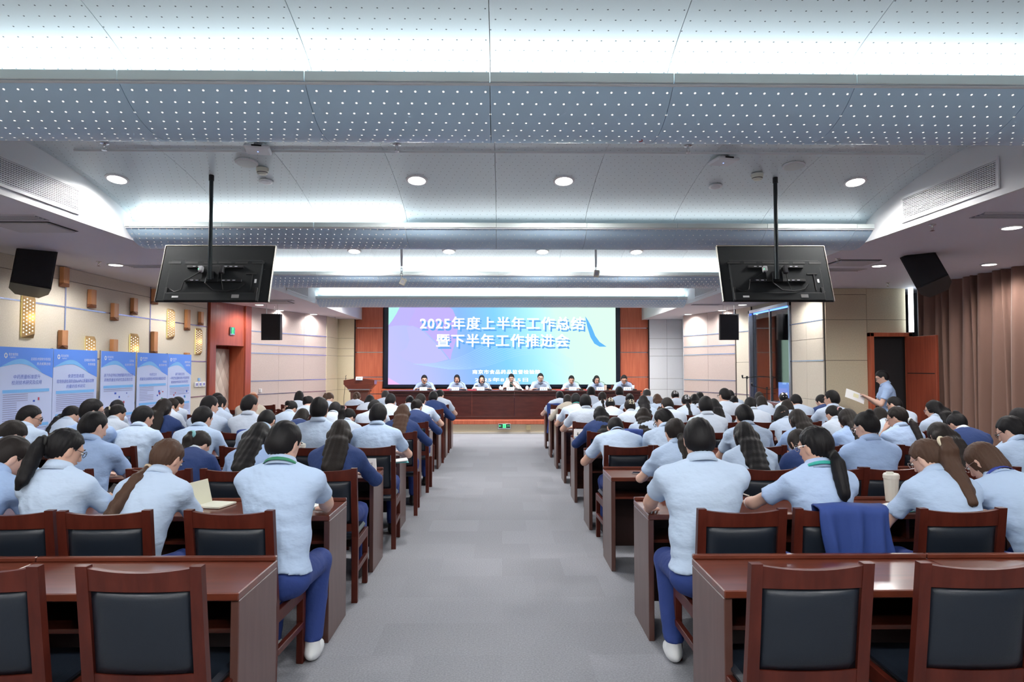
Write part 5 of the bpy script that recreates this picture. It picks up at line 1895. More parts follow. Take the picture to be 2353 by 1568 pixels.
    if o.get('glasses'):
        r_ = .0016 if lod == 0 else .0022
        mb = MB()
        for s in (-1, 1):
            pts_ = [Mh @ Vector((s * .032 + .023 * math.cos(a), .104 - abs(s * .032 + .023 * math.cos(a)) * .12, .008 + .018 * math.sin(a))) for a in np.linspace(0, 2 * PI, 17)]
            mb.tube(pts_, r_, 6, False)
            mb.tube([Mh @ Vector((s * .055, .098, .012)), Mh @ Vector((s * .078, .05, .014)), Mh @ Vector((s * .081, -.005, .012)), Mh @ Vector((s * .080, -.02, -.004))], r_, 6)
        mb.tube([Mh @ Vector((-.009, .104, .012)), Mh @ Vector((.009, .104, .012))], r_, 6)
        mb.build('glasses', BLACK if o['glasses'] == 'black' else CHROME, root)
    if o.get('face'):
        EW, EB, LIPM = mat('eye_white', (.7, .68, .66), .3), mat('eye_iris', (.015, .01, .01), .2), mat('lip', (.42, .14, .13), .5)
        for s in (-1, 1):
            e_ = MB().lathe([(.004, -.006), (.009, -.004), (.011, 0), (.009, .004), (.004, .006)], 12, Mh @ Matrix.Translation((s * .031, .081, .009))).build('eye', EW, root, smooth=True)
            MB().lathe([(.0055, 0), (.005, .002)], 10, Mh @ Matrix.Translation((s * .031, .0915, .008)) @ Matrix.Rotation(-PI / 2, 4, 'X')).build('iris', EB, e_)
            MB().tube([Mh @ Vector((s * .016, .0905, .030)), Mh @ Vector((s * .032, .0895, .035)), Mh @ Vector((s * .048, .079, .029))], .0032, 6).build('eyebrow', HAIR['black'], root)
        MB().tube([Mh @ Vector((-.021, .083, -.053)), Mh @ Vector((-.008, .0925, -.0505)), Mh @ Vector((.008, .0925, -.0505)), Mh @ Vector((.021, .083, -.053))], [.002, .005, .005, .002], 6).build('mouth', LIPM, root)
    return root, dict(EL=EL, WR=WR, sh=sh, Mh=Mh)

# ------------------------------------------------------------------ the audience
# (row, head x px, head top y px, sex, hair, hair colour, clothing, yaw to the right, pitch down, options)
LEFT = [
    (2, 25, 1008, 'm', 'short', 'dark', 's', 40, 26, dict(glasses='black', side=24, cx=-3.0)),
    (2, 150, 990, 'f', 'pony_mid', 'black', 's', 35, 24, dict(glasses='black', tail_x=-.05, pose='phone', cx=-2.46)),
    (2, 385, 1014, 'f', 'pony_long', 'brown', 's', 18, 26, dict(tie='sand', side=12, cx=-1.985)),
    (2, 655, 974, 'm', 'short', 'black', 's', 24, 22, dict(lanyard='green', cx=-1.345, wide=1.04, shoe='white', feet=.27)),
    (3, 27, 970, 'm', 'short', 'dark', 's', 35, 34, {}),
    (3, 217, 948, 'm', 'thin', 'black', 's', 30, 20, dict(wide=1.05)),
    (3, 457, 994, 'f', 'pony_mid', 'dark', 'navy', 25, 32, dict(tie='teal')),
    (3, 597, 974, 'f', 'long', 'black', 's', 10, 20, {}),
    (3, 783, 968, 'f', 'long', 'dark', 'navy', -6, 14, {}),
    (4, 70, 935, 'm', 'short', 'black', 's', 60, 10, dict(glasses='black')),
    (4, 214, 920, 'm', 'short', 'black', 's', 55, 8, dict(glasses='black')),
    (4, 330, 936, 'm', 'short', 'black', 's', 30, 10, {}),
    (4, 467, 937, 'm', 'short', 'black', 's', 25, 12, {}),
    (4, 613, 944, 'm', 'buzz', 'black', 's', 5, 38, {}),
    (4, 735, 916, 'm', 'short', 'black', 's', 8, 6, {}),
    (4, 870, 930, 'm', 'short', 'black', 's', 10, 12, {}),
    (5, 165, 935, 'f', 'pony_low', 'black', 's', 40, 20, {}),
    (5, 270, 932, 'f', 'pony_mid', 'black', 's', 40, 20, dict(tie='cream')),
    (5, 378, 918, 'f', 'long', 'dark', 'navy', 20, 8, {}),
    (5, 483, 912, 'm', 'short', 'black', 's', 40, 10, {}),
    (5, 575, 910, 'm', 'short', 'black', 's', 35, 10, {}),
    (5, 695, 941, 'f', 'bob', 'dark', 'navy', 10, 32, {}),
    (5, 800, 941, 'f', 'pony_high', 'black', 's', 35, 30, dict(tie='pink')),
    (5, 926, 931, 'f', 'long', 'brown', 'navy', 0, 12, {}),
    (6, 270, 921, 'f', 'bob', 'black', 's', 20, 12, {}),
    (6, 396, 917, 'f', 'bob', 'dark', 's', 50, 10, {}),
    (6, 506, 912, 'f', 'bob', 'black', 's', 40, 12, {}),
    (6, 669, 923, 'f', 'bun', 'black', 's', 30, 25, dict(pose='chin')),
    (6, 770, 926, 'm', 'short', 'black', 's', 10, 20, {}),
    (6, 861, 921, 'm', 'short', 'black', 's', 20, 24, {}),
    (6, 958, 919, 'f', 'bun', 'dark', 'navy', 25, 12, {}),
    (7, 409, 914, 'm', 'short', 'black', 's', 45, 12, {}),
    (7, 500, 905, 'm', 'short', 'black', 's', 30, 10, {}),
    (7, 582, 901, 'm', 'bald', 'ginger', 'beige', 0, 5, dict(skin=2)),
    (7, 709, 912, 'f', 'bun', 'black', 's', 30, 20, {}),
    (7, 898, 907, 'm', 'short', 'black', 's', 15, 12, {}),
    (7, 967, 907, 'm', 'short', 'dark', 's', 20, 10, dict(glasses='silver')),
    (8, 688, 900, 'f', 'bob', 'black', 's', 0, 4, {}),
    (8, 756, 904, 'f', 'pony_mid', 'brown', 's', 30, 30, {}),
    (8, 850, 909, 'f', 'bob', 'black', 's', 10, 20, {}),
    (8, 942, 911, 'f', 'bun', 'black', 's', -10, 14, {}),
    (8, 996, 901, 'm', 'short', 'black', 'navy', 12, 10, {}),
    (9, 820, 902, 'f', 'pony_mid', 'brown', 's', 0, 6, {}),
    (9, 886, 898, 'm', 'thin', 'grey', 's', -5, 6, {}),
    (9, 1011, 897, 'm', 'short', 'black', 's', 30, 10, {}),
]
RIGHT = [
    (2, 1605, 967, 'm', 'short', 'black', 's', 2, 20, dict(wide=1.14, cx=1.205, shoe='white', feet=.22)),
    (2, 1872, 984, 'f', 'pony_low', 'black', 's', -30, 12, dict(glasses='silver', lanyard='teal', cx=1.705, pose='raise')),
    (2, 2130, 1014, 'f', 'pony_high', 'brown', 's', -28, 24, dict(glasses='silver', tie='cream', cx=2.32, wide=1.08)),
    (2, 2258, 1021, 'f', 'bob', 'brown', 's', -30, 30, dict(glasses='silver', lanyard='blue', wide=1.08, side=-26, cx=2.92)),
    (3, 1551, 965, 'f', 'pony_low', 'dark', 's', -8, 14, {}),
    (3, 1709, 973, 'f', 'long', 'black', 's', 0, 14, {}),
    (3, 1836, 990, 'f', 'bob', 'dark', 'navy', -20, 30, {}),
    (3, 1990, 950, 'f', 'bun_top', 'black', 's', -28, 22, dict(glasses='silver', wide=1.12)),
    (3, 2158, 974, 'f', 'long', 'dark', 's', -10, 20, {}),
    (3, 2322, 960, 'm', 'short', 'black', 's', -35, 20, dict(glasses='black', wide=1.08)),
    (4, 1414, 960, 'm', 'buzz', 'black', 's', 0, 40, {}),
    (4, 1525, 942, 'm', 'short', 'black', 's', -40, 22, dict(glasses='black')),
    (4, 1709, 933, 'm', 'short', 'black', 's', -8, 18, {}),
    (4, 1832, 943, 'f', 'long', 'dark', 's', -8, 14, {}),
    (4, 1947, 942, 'f', 'long', 'dark', 's', -20, 18, {}),
    (4, 2061, 937, 'f', 'pony_low', 'dark', 's', -40, 16, dict(tie='white', glasses='silver', pose='chin')),
    (4, 2199, 952, 'f', 'bun_top', 'black', 'navy', -15, 32, dict(wide=1.15)),
    (4, 2342, 940, 'f', 'bob', 'black', 's', -10, 14, {}),
    (5, 1379, 936, 'f', 'long', 'black', 'navy', -4, 12, {}),
    (5, 1478, 939, 'f', 'long', 'dark', 's', 14, 20, {}),
    (5, 1621, 913, 'm', 'short', 'black', 's', 4, 8, {}),
    (5, 1797, 934, 'f', 'bob', 'black', 's', 40, 24, dict(pose='chin')),
    (5, 1914, 934, 'f', 'pony_mid', 'black', 's', -20, 20, dict(tie='pink')),
    (5, 2021, 938, 'f', 'bob', 'dark', 's', 0, 14, {}),
    (5, 2145, 922, 'f', 'long', 'black', 's', -45, 10, dict(glasses='silver')),
    (6, 1345, 908, 'm', 'short', 'black', 's', 4, 10, {}),
    (6, 1447, 920, 'f', 'bun', 'dark', 's', -4, 14, dict(clip='cream')),
    (6, 1533, 915, 'm', 'thin', 'dark', 's', -14, 26, {}),
    (6, 1640, 918, 'f', 'long', 'black', 's', 0, 10, {}),
    (6, 1724, 915, 'm', 'short', 'black', 's', 25, 18, {}),
    (6, 1808, 921, 'f', 'bob', 'dark', 's', 0, 14, {}),
    (6, 1910, 899, 'm', 'short', 'black', 's', -40, 8, dict(glasses='black')),
    (6, 2054, 913, 'm', 'buzz', 'black', 's', -35, 14, dict(glasses='black')),
    (7, 1323, 906, 'm', 'short', 'black', 's', -6, 12, dict(lanyard='teal')),
    (7, 1402, 917, 'f', 'bun', 'black', 's', 4, 16, dict(clip='cream')),
    (7, 1478, 910, 'f', 'long', 'black', 's', 4, 10, {}),
    (7, 1577, 909, 'f', 'pony_low', 'black', 's', 8, 12, dict(clip='silver')),
    (7, 1664, 894, 'm', 'short', 'black', 's', -25, 6, dict(glasses='black')),
    (7, 1749, 911, 'f', 'bob', 'dark', 's', 0, 12, {}),
    (7, 1828, 908, 'm', 'short', 'black', 's', -15, 10, {}),
    (7, 1888, 909, 'm', 'short', 'black', 'navy', -30, 20, {}),
    (8, 1304, 908, 'f', 'bob', 'dark', 'beige', 0, 14, {}),
    (8, 1384, 902, 'f', 'pony_low', 'dark', 's', 8, 8, {}),
    (8, 1447, 906, 'f', 'bun', 'black', 's', 10, 10, {}),
    (8, 1510, 907, 'f', 'long', 'brown', 's', 0, 10, {}),
    (8, 1596, 907, 'f', 'long', 'black', 's', 8, 10, {}),
    (8, 1686, 911, 'f', 'bun', 'black', 's', 12, 14, {}),
    (8, 1744, 902, 'f', 'bob', 'dark', 's', 0, 10, {}),
    (8, 1800, 904, 'f', 'bun', 'black', 's', 10, 10, dict(clip='bow')),
    (9, 1286, 900, 'm', 'short', 'black', 's', -8, 12, {}),
    (9, 1358, 890, 'm', 'short', 'black', 's', 0, 6, {}),
    (9, 1423, 890, 'm', 'short', 'black', 's', 0, 6, {}),
    (9, 1486, 893, 'm', 'bald', 'grey', 's', 8, 6, {}),
    (9, 1551, 899, 'f', 'bun', 'black', 's', 8, 10, dict(clip='silver')),
    (9, 1608, 902, 'f', 'bob', 'black', 's', 10, 10, {}),
    (9, 1677, 898, 'm', 'short', 'black', 's', 0, 10, {}),
]
HAIR_WORD = dict(short='short hair', thin='thinning hair', bald='balding head', buzz='cropped hair', pony_mid='ponytail', pony_high='high ponytail', pony_low='low ponytail', pony_long='long ponytail', bun='hair bun', bun_top='top knot', bob='bobbed hair', long='long hair')
CL_WORD = dict(s='blue shirt', navy='navy jacket', beige='beige jacket', ivory='ivory jacket')
WORLD = {}


def arms_for(pose, rr):
    j = lambda s: rr.uniform(-s, s)
    if pose == 'phone':
        return [(-.02, .36, .86), (.10, .37, .88, (.8, -.1, -.7))]
    if pose == 'chin':
        return [(-.06, .33, 1.02, (-.3, .35, -.8)), (.16, .50, .792)]
    if pose == 'raise':
        return [(-.25, .44, .845, (-.9, -.3, -.4)), (.15, .50, .792)]
    return [(-.17 + j(.04), .51 + j(.02), .792), (.17 + j(.04), .51 + j(.02), .792)]


def hand_pose_opts(o, pose):
    if pose in ('chin', 'phone', 'raise'):
        o['hand_up'] = True


seats = {}
for side, lst in ((-1, LEFT), (1, RIGHT)):
    byrow = {}
    for e in lst:
        byrow.setdefault(e[0], []).append(e)
    for row, es in byrow.items():
        out = []
        for e in es:
            _, px, yt, sex, hair, hc, cl, yaw, pitch, op = e
            op = dict(op)
            hipY = YN[row] - .50
            hy = .15
            for _ in range(4):                       # depth of the head <-> lean
                p = at(px, yt, hipY + hy)
                lean, k = solve_lean(sex, p.z, pitch, yaw)
                s = skel(sex, lean, pitch, yaw, k)
                hy = s['head'][1]
            s = skel(sex, lean, pitch, yaw, k, side=op.get('side', 0))
            X = p.x - s['head'][0]
            out.append((abs(X), X, hipY, e, op, s))
        out.sort(key=lambda a: a[0])
        xs = []
        for i, (_, X, hipY, e, op, s) in enumerate(out):
            _, px, yt, sex, hair, hc, cl, yaw, pitch, _o = e
            xs.append(X)
            lab = 'person with %s in %s, %s row %s of aisle, %s from aisle' % (HAIR_WORD[hair], CL_WORD[cl], NEAR_WORD[row], 'left' if side < 0 else 'right', ORD[i + 1])
            lod = 0 if row == 2 else 1 if row <= 4 else 2 if row <= 6 else 3
            rr = random.Random(px)
            op['yaw'] = yaw
            if i == 0:
                op['aisle'] = -side
            hand_pose_opts(op, op.get('pose'))
            if row >= 3 and i == 0 and cl == 's' and sex == 'm':
                op.setdefault('wide', 1.05)
            r_, info = person('person', lab, 'seated audience', (X, hipY, 0), 0, sex, hair, hc, cl, s, arms_for(op.get('pose'), rr), lod, op)
            WORLD[(side, row, i)] = (X, hipY, info)
            cx = op.get('cx', X)
            chair(cx, YN[row] - .46, R(rr.uniform(-3, 3)), 'dark wood chair with black pad, %s row %s of aisle, %s occupied from aisle' % (NEAR_WORD[row], 'left' if side < 0 else 'right', ORD[i + 1]), 'audience chairs', far=row >= 5)
            seats.setdefault((side, row), []).append(cx)

# empty chairs in the gaps
for row in range(3, 10):
    for side in (-1, 1):
        occ = seats.get((side, row), [])
        n = 0
        for k in range(8):
            x = (-1.28 if side < 0 else 1.18) + side * .565 * k
            if abs(x) > 5.2 or any(abs(x - c) < .43 for c in occ):
                continue
            pa = to_px((x, YN[row] - .6, .9))[0]
            if pa < -40 or pa > 2393:
                continue
            n += 1
            occ.append(x)
            chair(x, YN[row] - .40, R(random.uniform(-3, 3)), 'empty dark wood chair, %s row %s of aisle, %s empty from aisle' % (NEAR_WORD[row], 'left' if side < 0 else 'right', ORD[n]), 'audience chairs', far=row >= 5)
chair(-1.29, 2.76, R(-1), 'empty dark wood chair in the nearest row, left of aisle, fully in view', 'audience chairs')
chair(-1.88, 2.76, R(1), 'empty dark wood chair cut by the left picture edge, nearest row', 'audience chairs')
chair(1.12, 2.76, R(.5), 'empty dark wood chair in the nearest row, right of aisle, fully in view', 'audience chairs')
chair(1.745, 2.76, R(-1), 'empty dark wood chair cut by the right picture edge, nearest row', 'audience chairs')

# ------------------------------------------------------------------ the head table
HT = mat('head_table_wood', (.050, .0135, .012), .3, noise=((4, 20, 20), (.072, .020, .017)), coat=.3)
TBL = thing('head_table', 'long dark mahogany head table across the stage', 'table', (0, 0, 0))
tx0, tx1 = at(890, 898, 17.62).x, at(1472, 898, 17.62).x
tz = at(1154, 898, 17.62).z
MB().box(tx0 - .03, tx1 + .03, 17.58, 18.10, tz - .035, tz, .005).build('top', HT, TBL)
n = 6
for k in range(n):
    a, b = tx0 + (tx1 - tx0) * k / n, tx0 + (tx1 - tx0) * (k + 1) / n
    MB().box(a + .002, b - .002, 17.62, 17.645, .25, tz - .035, .003).build('front_panel', HT, TBL)
for x in (tx0, tx1 - .03):
    MB().box(x, x + .03, 17.645, 18.08, .245, tz - .035, .003).build('side_panel', HT, TBL)
MB().box(tx0, tx1, 17.60, 17.62, .245, .42, .003).build('plinth', HT, TBL)
MB().box(tx0, tx1, 17.60, 17.62, tz - .11, tz - .095, .002).build('top_moulding', HT, TBL)

STAGE = [(975, 863, 'm', 'short', 's', -6, 2, {}, 'first from left'), (1050, 862, 'f', 'bob', 's', 4, 6, {}, 'second from left'),
         (1107, 863, 'f', 'bob', 's', -3, -2, {}, 'third from left'), (1175, 860, 'f', 'bun', 'ivory', 4, 14, {}, 'fourth from left with raised hand'),
         (1242, 859, 'm', 'short', 's', 0, 2, dict(glasses='black'), 'fourth from right'), (1313, 864, 'f', 'pony_low', 's', 4, 10, {}, 'third from right reading aloud'),
         (1371, 864, 'f', 'long', 's', -3, 4, dict(glasses='silver'), 'second from right'), (1434, 863, 'm', 'short', 's', 10, 12, dict(glasses='black'), 'first from right')]
SZ = .245
for px, yt, sex, hair, cl, yaw, pitch, op, lb in STAGE:
    hipY = 18.52
    hy = .15
    for _ in range(4):
        p = at(px, yt, hipY - hy)
        lean, k = solve_lean(sex, p.z - SZ, pitch, yaw)
        s = skel(sex, lean, pitch, yaw, k)
        hy = s['head'][1]
    op = dict(op)
    op['face'] = True
    rr = random.Random(px)
    arms = [(-.20, .50, tz - SZ + .032), (.20, .50, tz - SZ + .032)]
    if cl == 'ivory':
        arms = [(-.10, .36, tz - SZ + .10, (-.8, -.2, -.6)), (.20, .48, tz - SZ + .032)]
        op['hand_up'] = True
    r_, info = person('person', 'person in %s seated at the head table, %s' % (CL_WORD[cl].replace('blue', 'pale blue'), lb), 'speakers at the head table', (p.x, hipY, SZ), PI, sex, hair, 'black', cl, s, arms, 1, op)
    if cl == 'ivory':
        def vfn(P, s=s):
            return ell(P, s['chest'] + np.array([0, .075, -.02]), (.06, .065, .20), rx(-R(s['lean']) * 1.2))
        obj('green_top', np_mesh('green_top', [snet(vfn, s['chest'] - np.array([.09, .12, .26]), s['chest'] + np.array([.09, .2, .24]), .014)]), GREEN_T, r_)
    chair(p.x + rr.uniform(-.05, .09), hipY - .02, PI + R(rr.uniform(-8, 8)), 'dark wood chair at the head table, %s' % lb.split(' with')[0].split(' reading')[0], 'head table chairs', far=True, z=SZ)
    # things on the table in front of each speaker
    word = lb.split(' with')[0].split(' reading')[0]
    name_card((p.x + rr.uniform(-.08, .08), 17.74, tz), 'white name card on the head table, %s' % word, .19, .085)
    t = thing('table_microphone', 'black gooseneck microphone on the head table, %s' % word, 'microphone', (p.x + .22, 17.86, tz), 0, 'gooseneck microphones')
    MB().box(-.05, .05, -.06, .06, 0, .03, .006).build('base', BLACK, t)
    MB().tube([(0, 0, .03), (-.02, .02, .14), (-.09, .06, .21), (-.18, .09, .235)], .005, 8).build('gooseneck', BLACK, t)
    MB().tube([(-.18, .09, .235), (-.215, .10, .24)], [.011, .013], 10).build('capsule', BLACK, t)

CUPW = mat('porcelain', (.82, .84, .86), .2)
for px, lb in ((1150, 'left of the ivory jacket'), (1211, 'right of the ivory jacket')):
    p = at(px, 893, 17.8)
    t = thing('lidded_cup', 'white porcelain cup with lid on head table, %s' % lb, 'cup', (p.x, 17.8, tz), 0, 'lidded tea cups')
    MB().lathe([(.028, 0), (.036, .02), (.04, .085)], 18).build('cup', CUPW, t, smooth=True)
    MB().lathe([(.044, .085), (.038, .098), (.012, .108), (.014, .12), (.006, .126)], 18).build('lid', CUPW, t, smooth=True)
    MB().tube([(.038, 0, .07), (.062, 0, .06), (.062, 0, .03), (.036, 0, .02)], .005, 8).build('handle', CUPW, t)
REDF = mat('red_folder', (.65, .03, .06), .5)
for px, lb in ((1023, 'by the second speaker from left'), (1085, 'by the third speaker from left'), (1287, 'by the third speaker from right'), (1354, 'by the second speaker from right')):
    p = at(px, 896, 17.8)
    o = MB().box(p.x - .11, p.x + .11, 17.70, 17.98, tz, tz + .012, .003).build('folder', REDF)
    tag(o, 'flat red folder on head table, %s' % lb, 'folder', 'red folders')
p = at(1095, 888, 17.8)
t = thing('water_glass', 'tall glass cup with dark lid on head table', 'cup', (p.x, 17.8, tz))
MB().lathe([(.03, 0), (.032, .1)], 16).build('glass', mat('glass_cup', (.7, .76, .85), .1), t, smooth=True)
MB().lathe([(.034, .1), (.034, .13)], 16).build('lid', BLACK, t)
p = at(1391, 886, 17.85)
o = MB().box(p.x - .03, p.x + .03, 17.80, 17.90, tz, tz + .13, .004).build('desk_calendar', mat('card_beige', (.62, .5, .42), .7))
tag(o, 'small upright beige card box on head table', 'box')
p = at(1455, 886, 17.85)
t = thing('water_glass', 'clear ribbed tumbler at right end of head table', 'cup', (p.x, 17.85, tz))
MB().lathe([(.03, 0), (.036, .13)], 16).build('glass', MATS['glass_cup'], t, smooth=True)
MB().lathe([(.038, .128), (.038, .136)], 16).build('rim', CUPW, t)

# ------------------------------------------------------------------ standing person by the door
hipY = 10.9
s = skel('m', 4, 30, -78, 1.03, stand=True)
p = at(2042, 853, hipY)
# facing left (towards the aisle): body turned, paper held out in front
s = skel('m', 6, 24, 0, 1.0, stand=True)
hz_ = s['top']
r_, info = person('person', 'person in pale blue shirt standing by the open door reading a sheet', None, (p.x, hipY, 0), R(72), 'm', 'short', 'black', 's', s,
                  [(-.07, .33, 1.24, (-.6, -.4, -.7)), (.09, .31, 1.22, (.6, -.4, -.7))], 1, dict(glasses='black', face=True, hand_up=True), stand=True)
r_.scale = (p.z / hz_,) * 3
Mw = Matrix.Translation((p.x, hipY, 0)) @ Matrix.Rotation(R(72), 4, 'Z')
t = thing('paper_sheet', 'white sheet of paper held by the standing person', 'paper')
t.matrix_world = Mw @ Matrix.Translation((.01, .50, 1.19)) @ Matrix.Rotation(R(20), 4, 'X') @ Matrix.Rotation(R(-42), 4, 'Y')
mb = MB()
vs = [(x, y, .02 * math.sin((y + .15) * 6) + d) for d in (0, .001) for y in np.linspace(-.15, .15, 7) for x in (-.105, .105)]
fs = [(i * 2, i * 2 + 1, i * 2 + 3, i * 2 + 2) for i in range(6)] + [(14 + i * 2 + 2, 14 + i * 2 + 3, 14 + i * 2 + 1, 14 + i * 2) for i in range(6)]
mb.add(vs, fs).build('sheet', PAPER, t, smooth=True)
MB().add([(x, y, .024) for x, y in ((-.04, -.05), (.05, -.05), (.05, .03), (-.04, .03))], [(0, 1, 2, 3)]).build('print_block', mat('print_yellow', (.75, .73, .5), .7), t)

# ------------------------------------------------------------------ draped jackets
def draped(name, label, cx, cy, wd, front, back, ztop=.955, seed=1, shift=0.0):
    """a jacket folded over a chair back: sheet over the top rail hanging on both sides, with pleats"""
    rr = random.Random(seed)
    nu, nv = 26, 24
    vs = []
    for side in (0, 1):
        for j in range(nv + 1):
            t_ = j / nv
            l = -front + (front + back) * t_         # <0 front side, >0 rear side
            for i in range(nu + 1):
                u = i / nu * 2 - 1
                r_ = .030 + side * .010
                if l < -.04:
                    y, z = cy + .0 + r_ + .03, ztop + l + .04
                elif l > .04:
                    y, z = cy - r_ - .012 - .10 * (l - .04) * .0, ztop - (l - .04)
                else:
                    a = l / .04 * PI / 2
                    y, z = cy + .01 - (r_ + .02) * math.sin(a), ztop + (r_ - .03) + .022 * math.cos(a) - .02
                amp = .016 * min(1, abs(l) * 5)
                y += (-1 if l > 0 else 1) * amp * (math.sin(u * 9 + seed + l * 3) + .6 * math.sin(u * 17 + 1.3 + l * 5) + .5)
                flare = 1 + .10 * max(0, l)
                x = cx + shift * max(0, l) + u * wd / 2 * flare + .012 * math.sin(l * 12 + u * 3)
                vs.append((x, y + (.0), z + .012 * math.sin(u * 4 + seed) * (1 if j in (0, nv) else .3)))
    m_ = nu + 1
    o_ = (nv + 1) * m_
    fs = []
    for j in range(nv):
        for i in range(nu):
            q = (j * m_ + i, j * m_ + i + 1, (j + 1) * m_ + i + 1, (j + 1) * m_ + i)
            fs += [q[::-1], tuple(a + o_ for a in q)]
    for i in range(nu):
        fs += [(i, i + 1, o_ + i + 1, o_ + i), (nv * m_ + i + 1, nv * m_ + i, o_ + nv * m_ + i, o_ + nv * m_ + i + 1)]
    for j in range(nv):
        fs += [((j + 1) * m_, j * m_, o_ + j * m_, o_ + (j + 1) * m_), (j * m_ + nu, (j + 1) * m_ + nu, o_ + (j + 1) * m_ + nu, o_ + j * m_ + nu)]
    t = thing(name, label, 'jacket')
    MB().add(vs, fs).build('jacket_cloth', mat('navy_drape', (.022, .055, .24), .8, bump=(18, .3, .01)), t, smooth=True)
    return t


cbY = lambda row: YN[row] - .46 - .285 + .018
dj = draped('draped_jacket', 'navy suit jacket hung over a chair back, second row right of aisle', 1.755, cbY(2) + .0, .34, .25, .46, seed=2, shift=.10)
for z in (.58, .545, .51):
    MB().lathe([(.008, 0), (.007, .004)], 10, Matrix.Translation((1.885, cbY(2) - .085, z)) @ Matrix.Rotation(PI / 2, 4, 'X')).build('button', mat('button_silver', (.4, .45, .5), .35, metal=.5), dj)
draped('draped_jacket', 'navy jacket over a chair back, fifth row left of aisle behind cropped hair', at(592, 960, cbY(5)).x, cbY(5), .40, .22, .35, seed=4)
draped('draped_jacket', 'navy jacket hung at the aisle end, ninth row right of aisle', 1.02, cbY(9) + .08, .26, .15, .62, seed=6)
draped('draped_jacket', 'navy jacket over a chair back, fifth row right of aisle', at(1440, 970, cbY(5)).x, cbY(5), .36, .22, .35, seed=7)

# ------------------------------------------------------------------ things on the audience desks
def desk_pt(px, py):
    return at_z(px, py, .762)


def phone(p, rz, label, tilt=None, case=BLACK):
    t = thing('phone', label, 'phone', p, rz, 'phones')
    if tilt:
        t.rotation_euler = tilt
    MB().box(-.037, .037, -.077, .077, 0, .008, .003).build('phone_body', case, t)
    MB().box(-.034, .034, -.073, .073, .008, .0086).build('phone_screen', mat('phone_glass', (.012, .016, .03), .08), t)
    MB().box(-.030, -.004, .036, .068, -.003, 0, .001).build('camera_bump', CHROME, t)
    return t


phone(desk_pt(1474, 1089), R(70), 'silver phone lying on the third row desk right of aisle', case=CHROME)
X, hY, info = WORLD[(-1, 2, 2)]
wr = (info['WR'][-1] + info['WR'][1]) / 2
phone((X + wr[0] + .0, hY + wr[1] + .10, wr[2] + .02), 0, 'phone held up by the person with ponytail, second row left', tilt=(R(50), R(0), R(-35)))

# notebooks
t = thing('notebook', 'open cream notebook standing half open on second row desk, left', 'notebook', desk_pt(475, 1162), R(-12))
MB().box(-.02, .15, -.09, .10, 0, .012, .002).build('pages', mat('cream_page', (.80, .80, .68), .7), t)
MB().box(-.002, .004, -.10, .10, 0, .16, .001, Matrix.Translation((-.03, 0, 0)) @ Matrix.Rotation(R(-14), 4, 'Y')).build('cover', mat('cream_cover', (.72, .73, .58), .6), t)
for px, py, rz, lb in ((705, 1166, 30, 'open white booklet under the arm of the lanyard wearer, second row left'), (2040, 1172, 14, 'notebook with teal cover on second row desk, right'), (1935, 1092, 20, 'open notebook on third row desk, right of aisle'), (905, 1062, 12, 'paper sheet beside the name card, third row left of aisle')):
    t = thing('booklet', lb, 'booklet', desk_pt(px, py), R(rz), 'booklets')
    for s in (-1, 1):
        MB().box(min(0, s * .13), max(0, s * .13), -.09, .09, 0, .010, .002, Matrix.Rotation(R(-s * 6), 4, 'Y') @ Matrix.Translation((0, 0, .004))).build('page_block', PAPER, t)
    MB().box(-.135, .135, -.095, .095, 0, .003).build('cover', mat('teal_cover', (.12, .45, .48), .5), t)


def tumbler(px, py, label, h=.17, r=.042, lid=CREAM, body=CREAM, straw=False):
    p = desk_pt(px, py)
    t = thing('tumbler', label, 'cup', p, 0, 'drinking cups')
    MB().lathe([(r * .78, 0), (r * .8, .01), (r, h * .78), (r, h * .8)], 12).build('cup', body, t)
    MB().lathe([(r * 1.08, h * .8), (r * 1.08, h * .92), (r * .95, h * .97)], 24).build('lid', lid, t)
    MB().box(-r * .7, r * .3, -.01, .01, h * .96, h * 1.03, .003).build('flip_cap', lid, t)


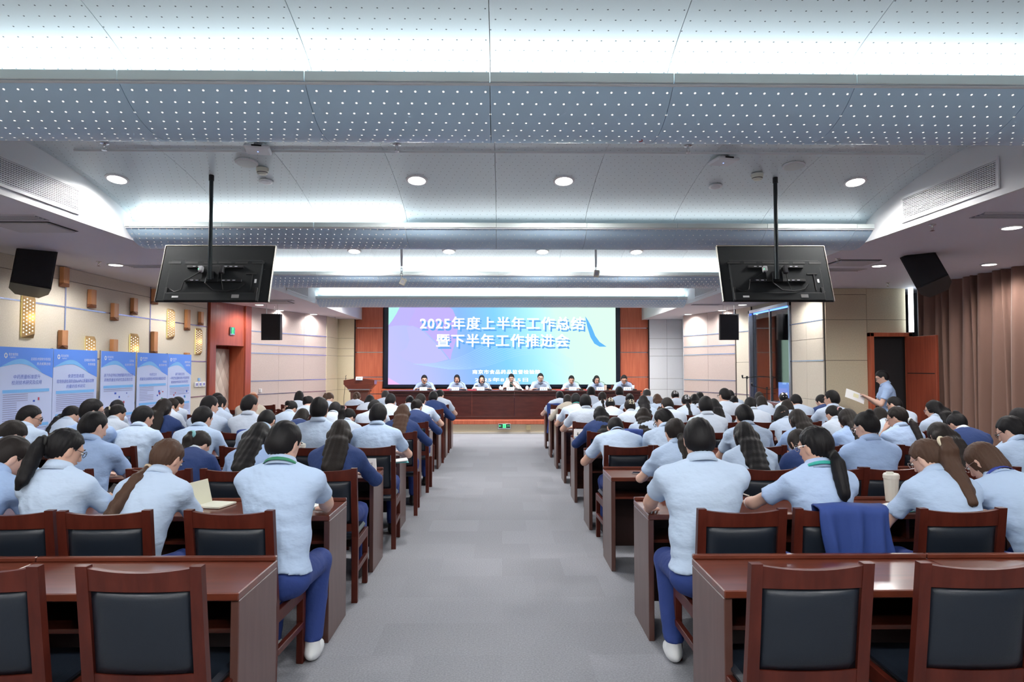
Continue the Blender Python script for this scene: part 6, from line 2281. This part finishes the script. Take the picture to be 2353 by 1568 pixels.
tumbler(2049, 1152, 'large cream tumbler with lid, second row desk right of aisle', .19, .047)
tumbler(1941, 1080, 'cream thermos cup, third row desk right of aisle', .19, .034)
tumbler(693, 1068, 'cream patterned thermos, third row desk left of aisle', .20, .033)
tumbler(1765, 1035, 'brown paper cup with pale lid, fourth row desk right of aisle', .14, .036, CREAM, mat('kraft_cup', (.45, .30, .2), .7))
tumbler(2032, 1003, 'dark thermos with steel lid, fifth row desk right of aisle', .17, .036, CHROME, BLACK)
tumbler(530, 992, 'cup with red lid, fifth row desk left of aisle', .15, .034, REDF, CREAM)

for i, (px, py, row, s_, b_) in enumerate(((868, 1082, 3, -1, '科'), (938, 1040, 4, -1, None), (984, 1010, 6, -1, None), (1003, 975, 7, -1, None), (1033, 957, 8, -1, None), (1046, 944, 9, -1, None),
                              (1328, 1008, 5, 1, None), (1296, 985, 6, 1, None), (1284, 968, 7, 1, None), (1273, 958, 8, 1, None), (1262, 945, 9, 1, None))):
    xx = -1.19 if s_ < 0 else 1.02
    name_card((xx, YN[row] + .36, .762), 'white tent name card at the aisle end, %s row %s of aisle' % (NEAR_WORD[row], 'left' if s_ < 0 else 'right'), .20, .11, b_)

X, hY, info = WORLD[(1, 2, 1)]
wv = info['WR'][-1]
t = thing('pen', 'slim cream pen held up by the lanyard wearer, second row right', 'pen', (X + wv[0] - .02, hY + wv[1] + .09, wv[2] + .03))
MB().tube([(-.07, -.01, .035), (.06, .01, -.01)], .004, 8).build('pen_barrel', CREAM, t)
MB().tube([(-.085, -.012, .040), (-.07, -.01, .035)], [.001, .004], 8).build('pen_tip', CHROME, t)
mb = MB()
mb.tube([Vector((X, hY, 0)) + Vector(wv) + Vector((.028 * math.cos(a), -.015 + .01 * math.sin(a), .028 * math.sin(a))) for a in np.linspace(0, 2 * PI, 15)], .006, 8, False)
o = mb.build('wrist_band', mat('band_pink', (.8, .68, .66), .5), smooth=True)
tag(o, 'pale pink wrist band on the raised left wrist, second row right', 'wrist band')
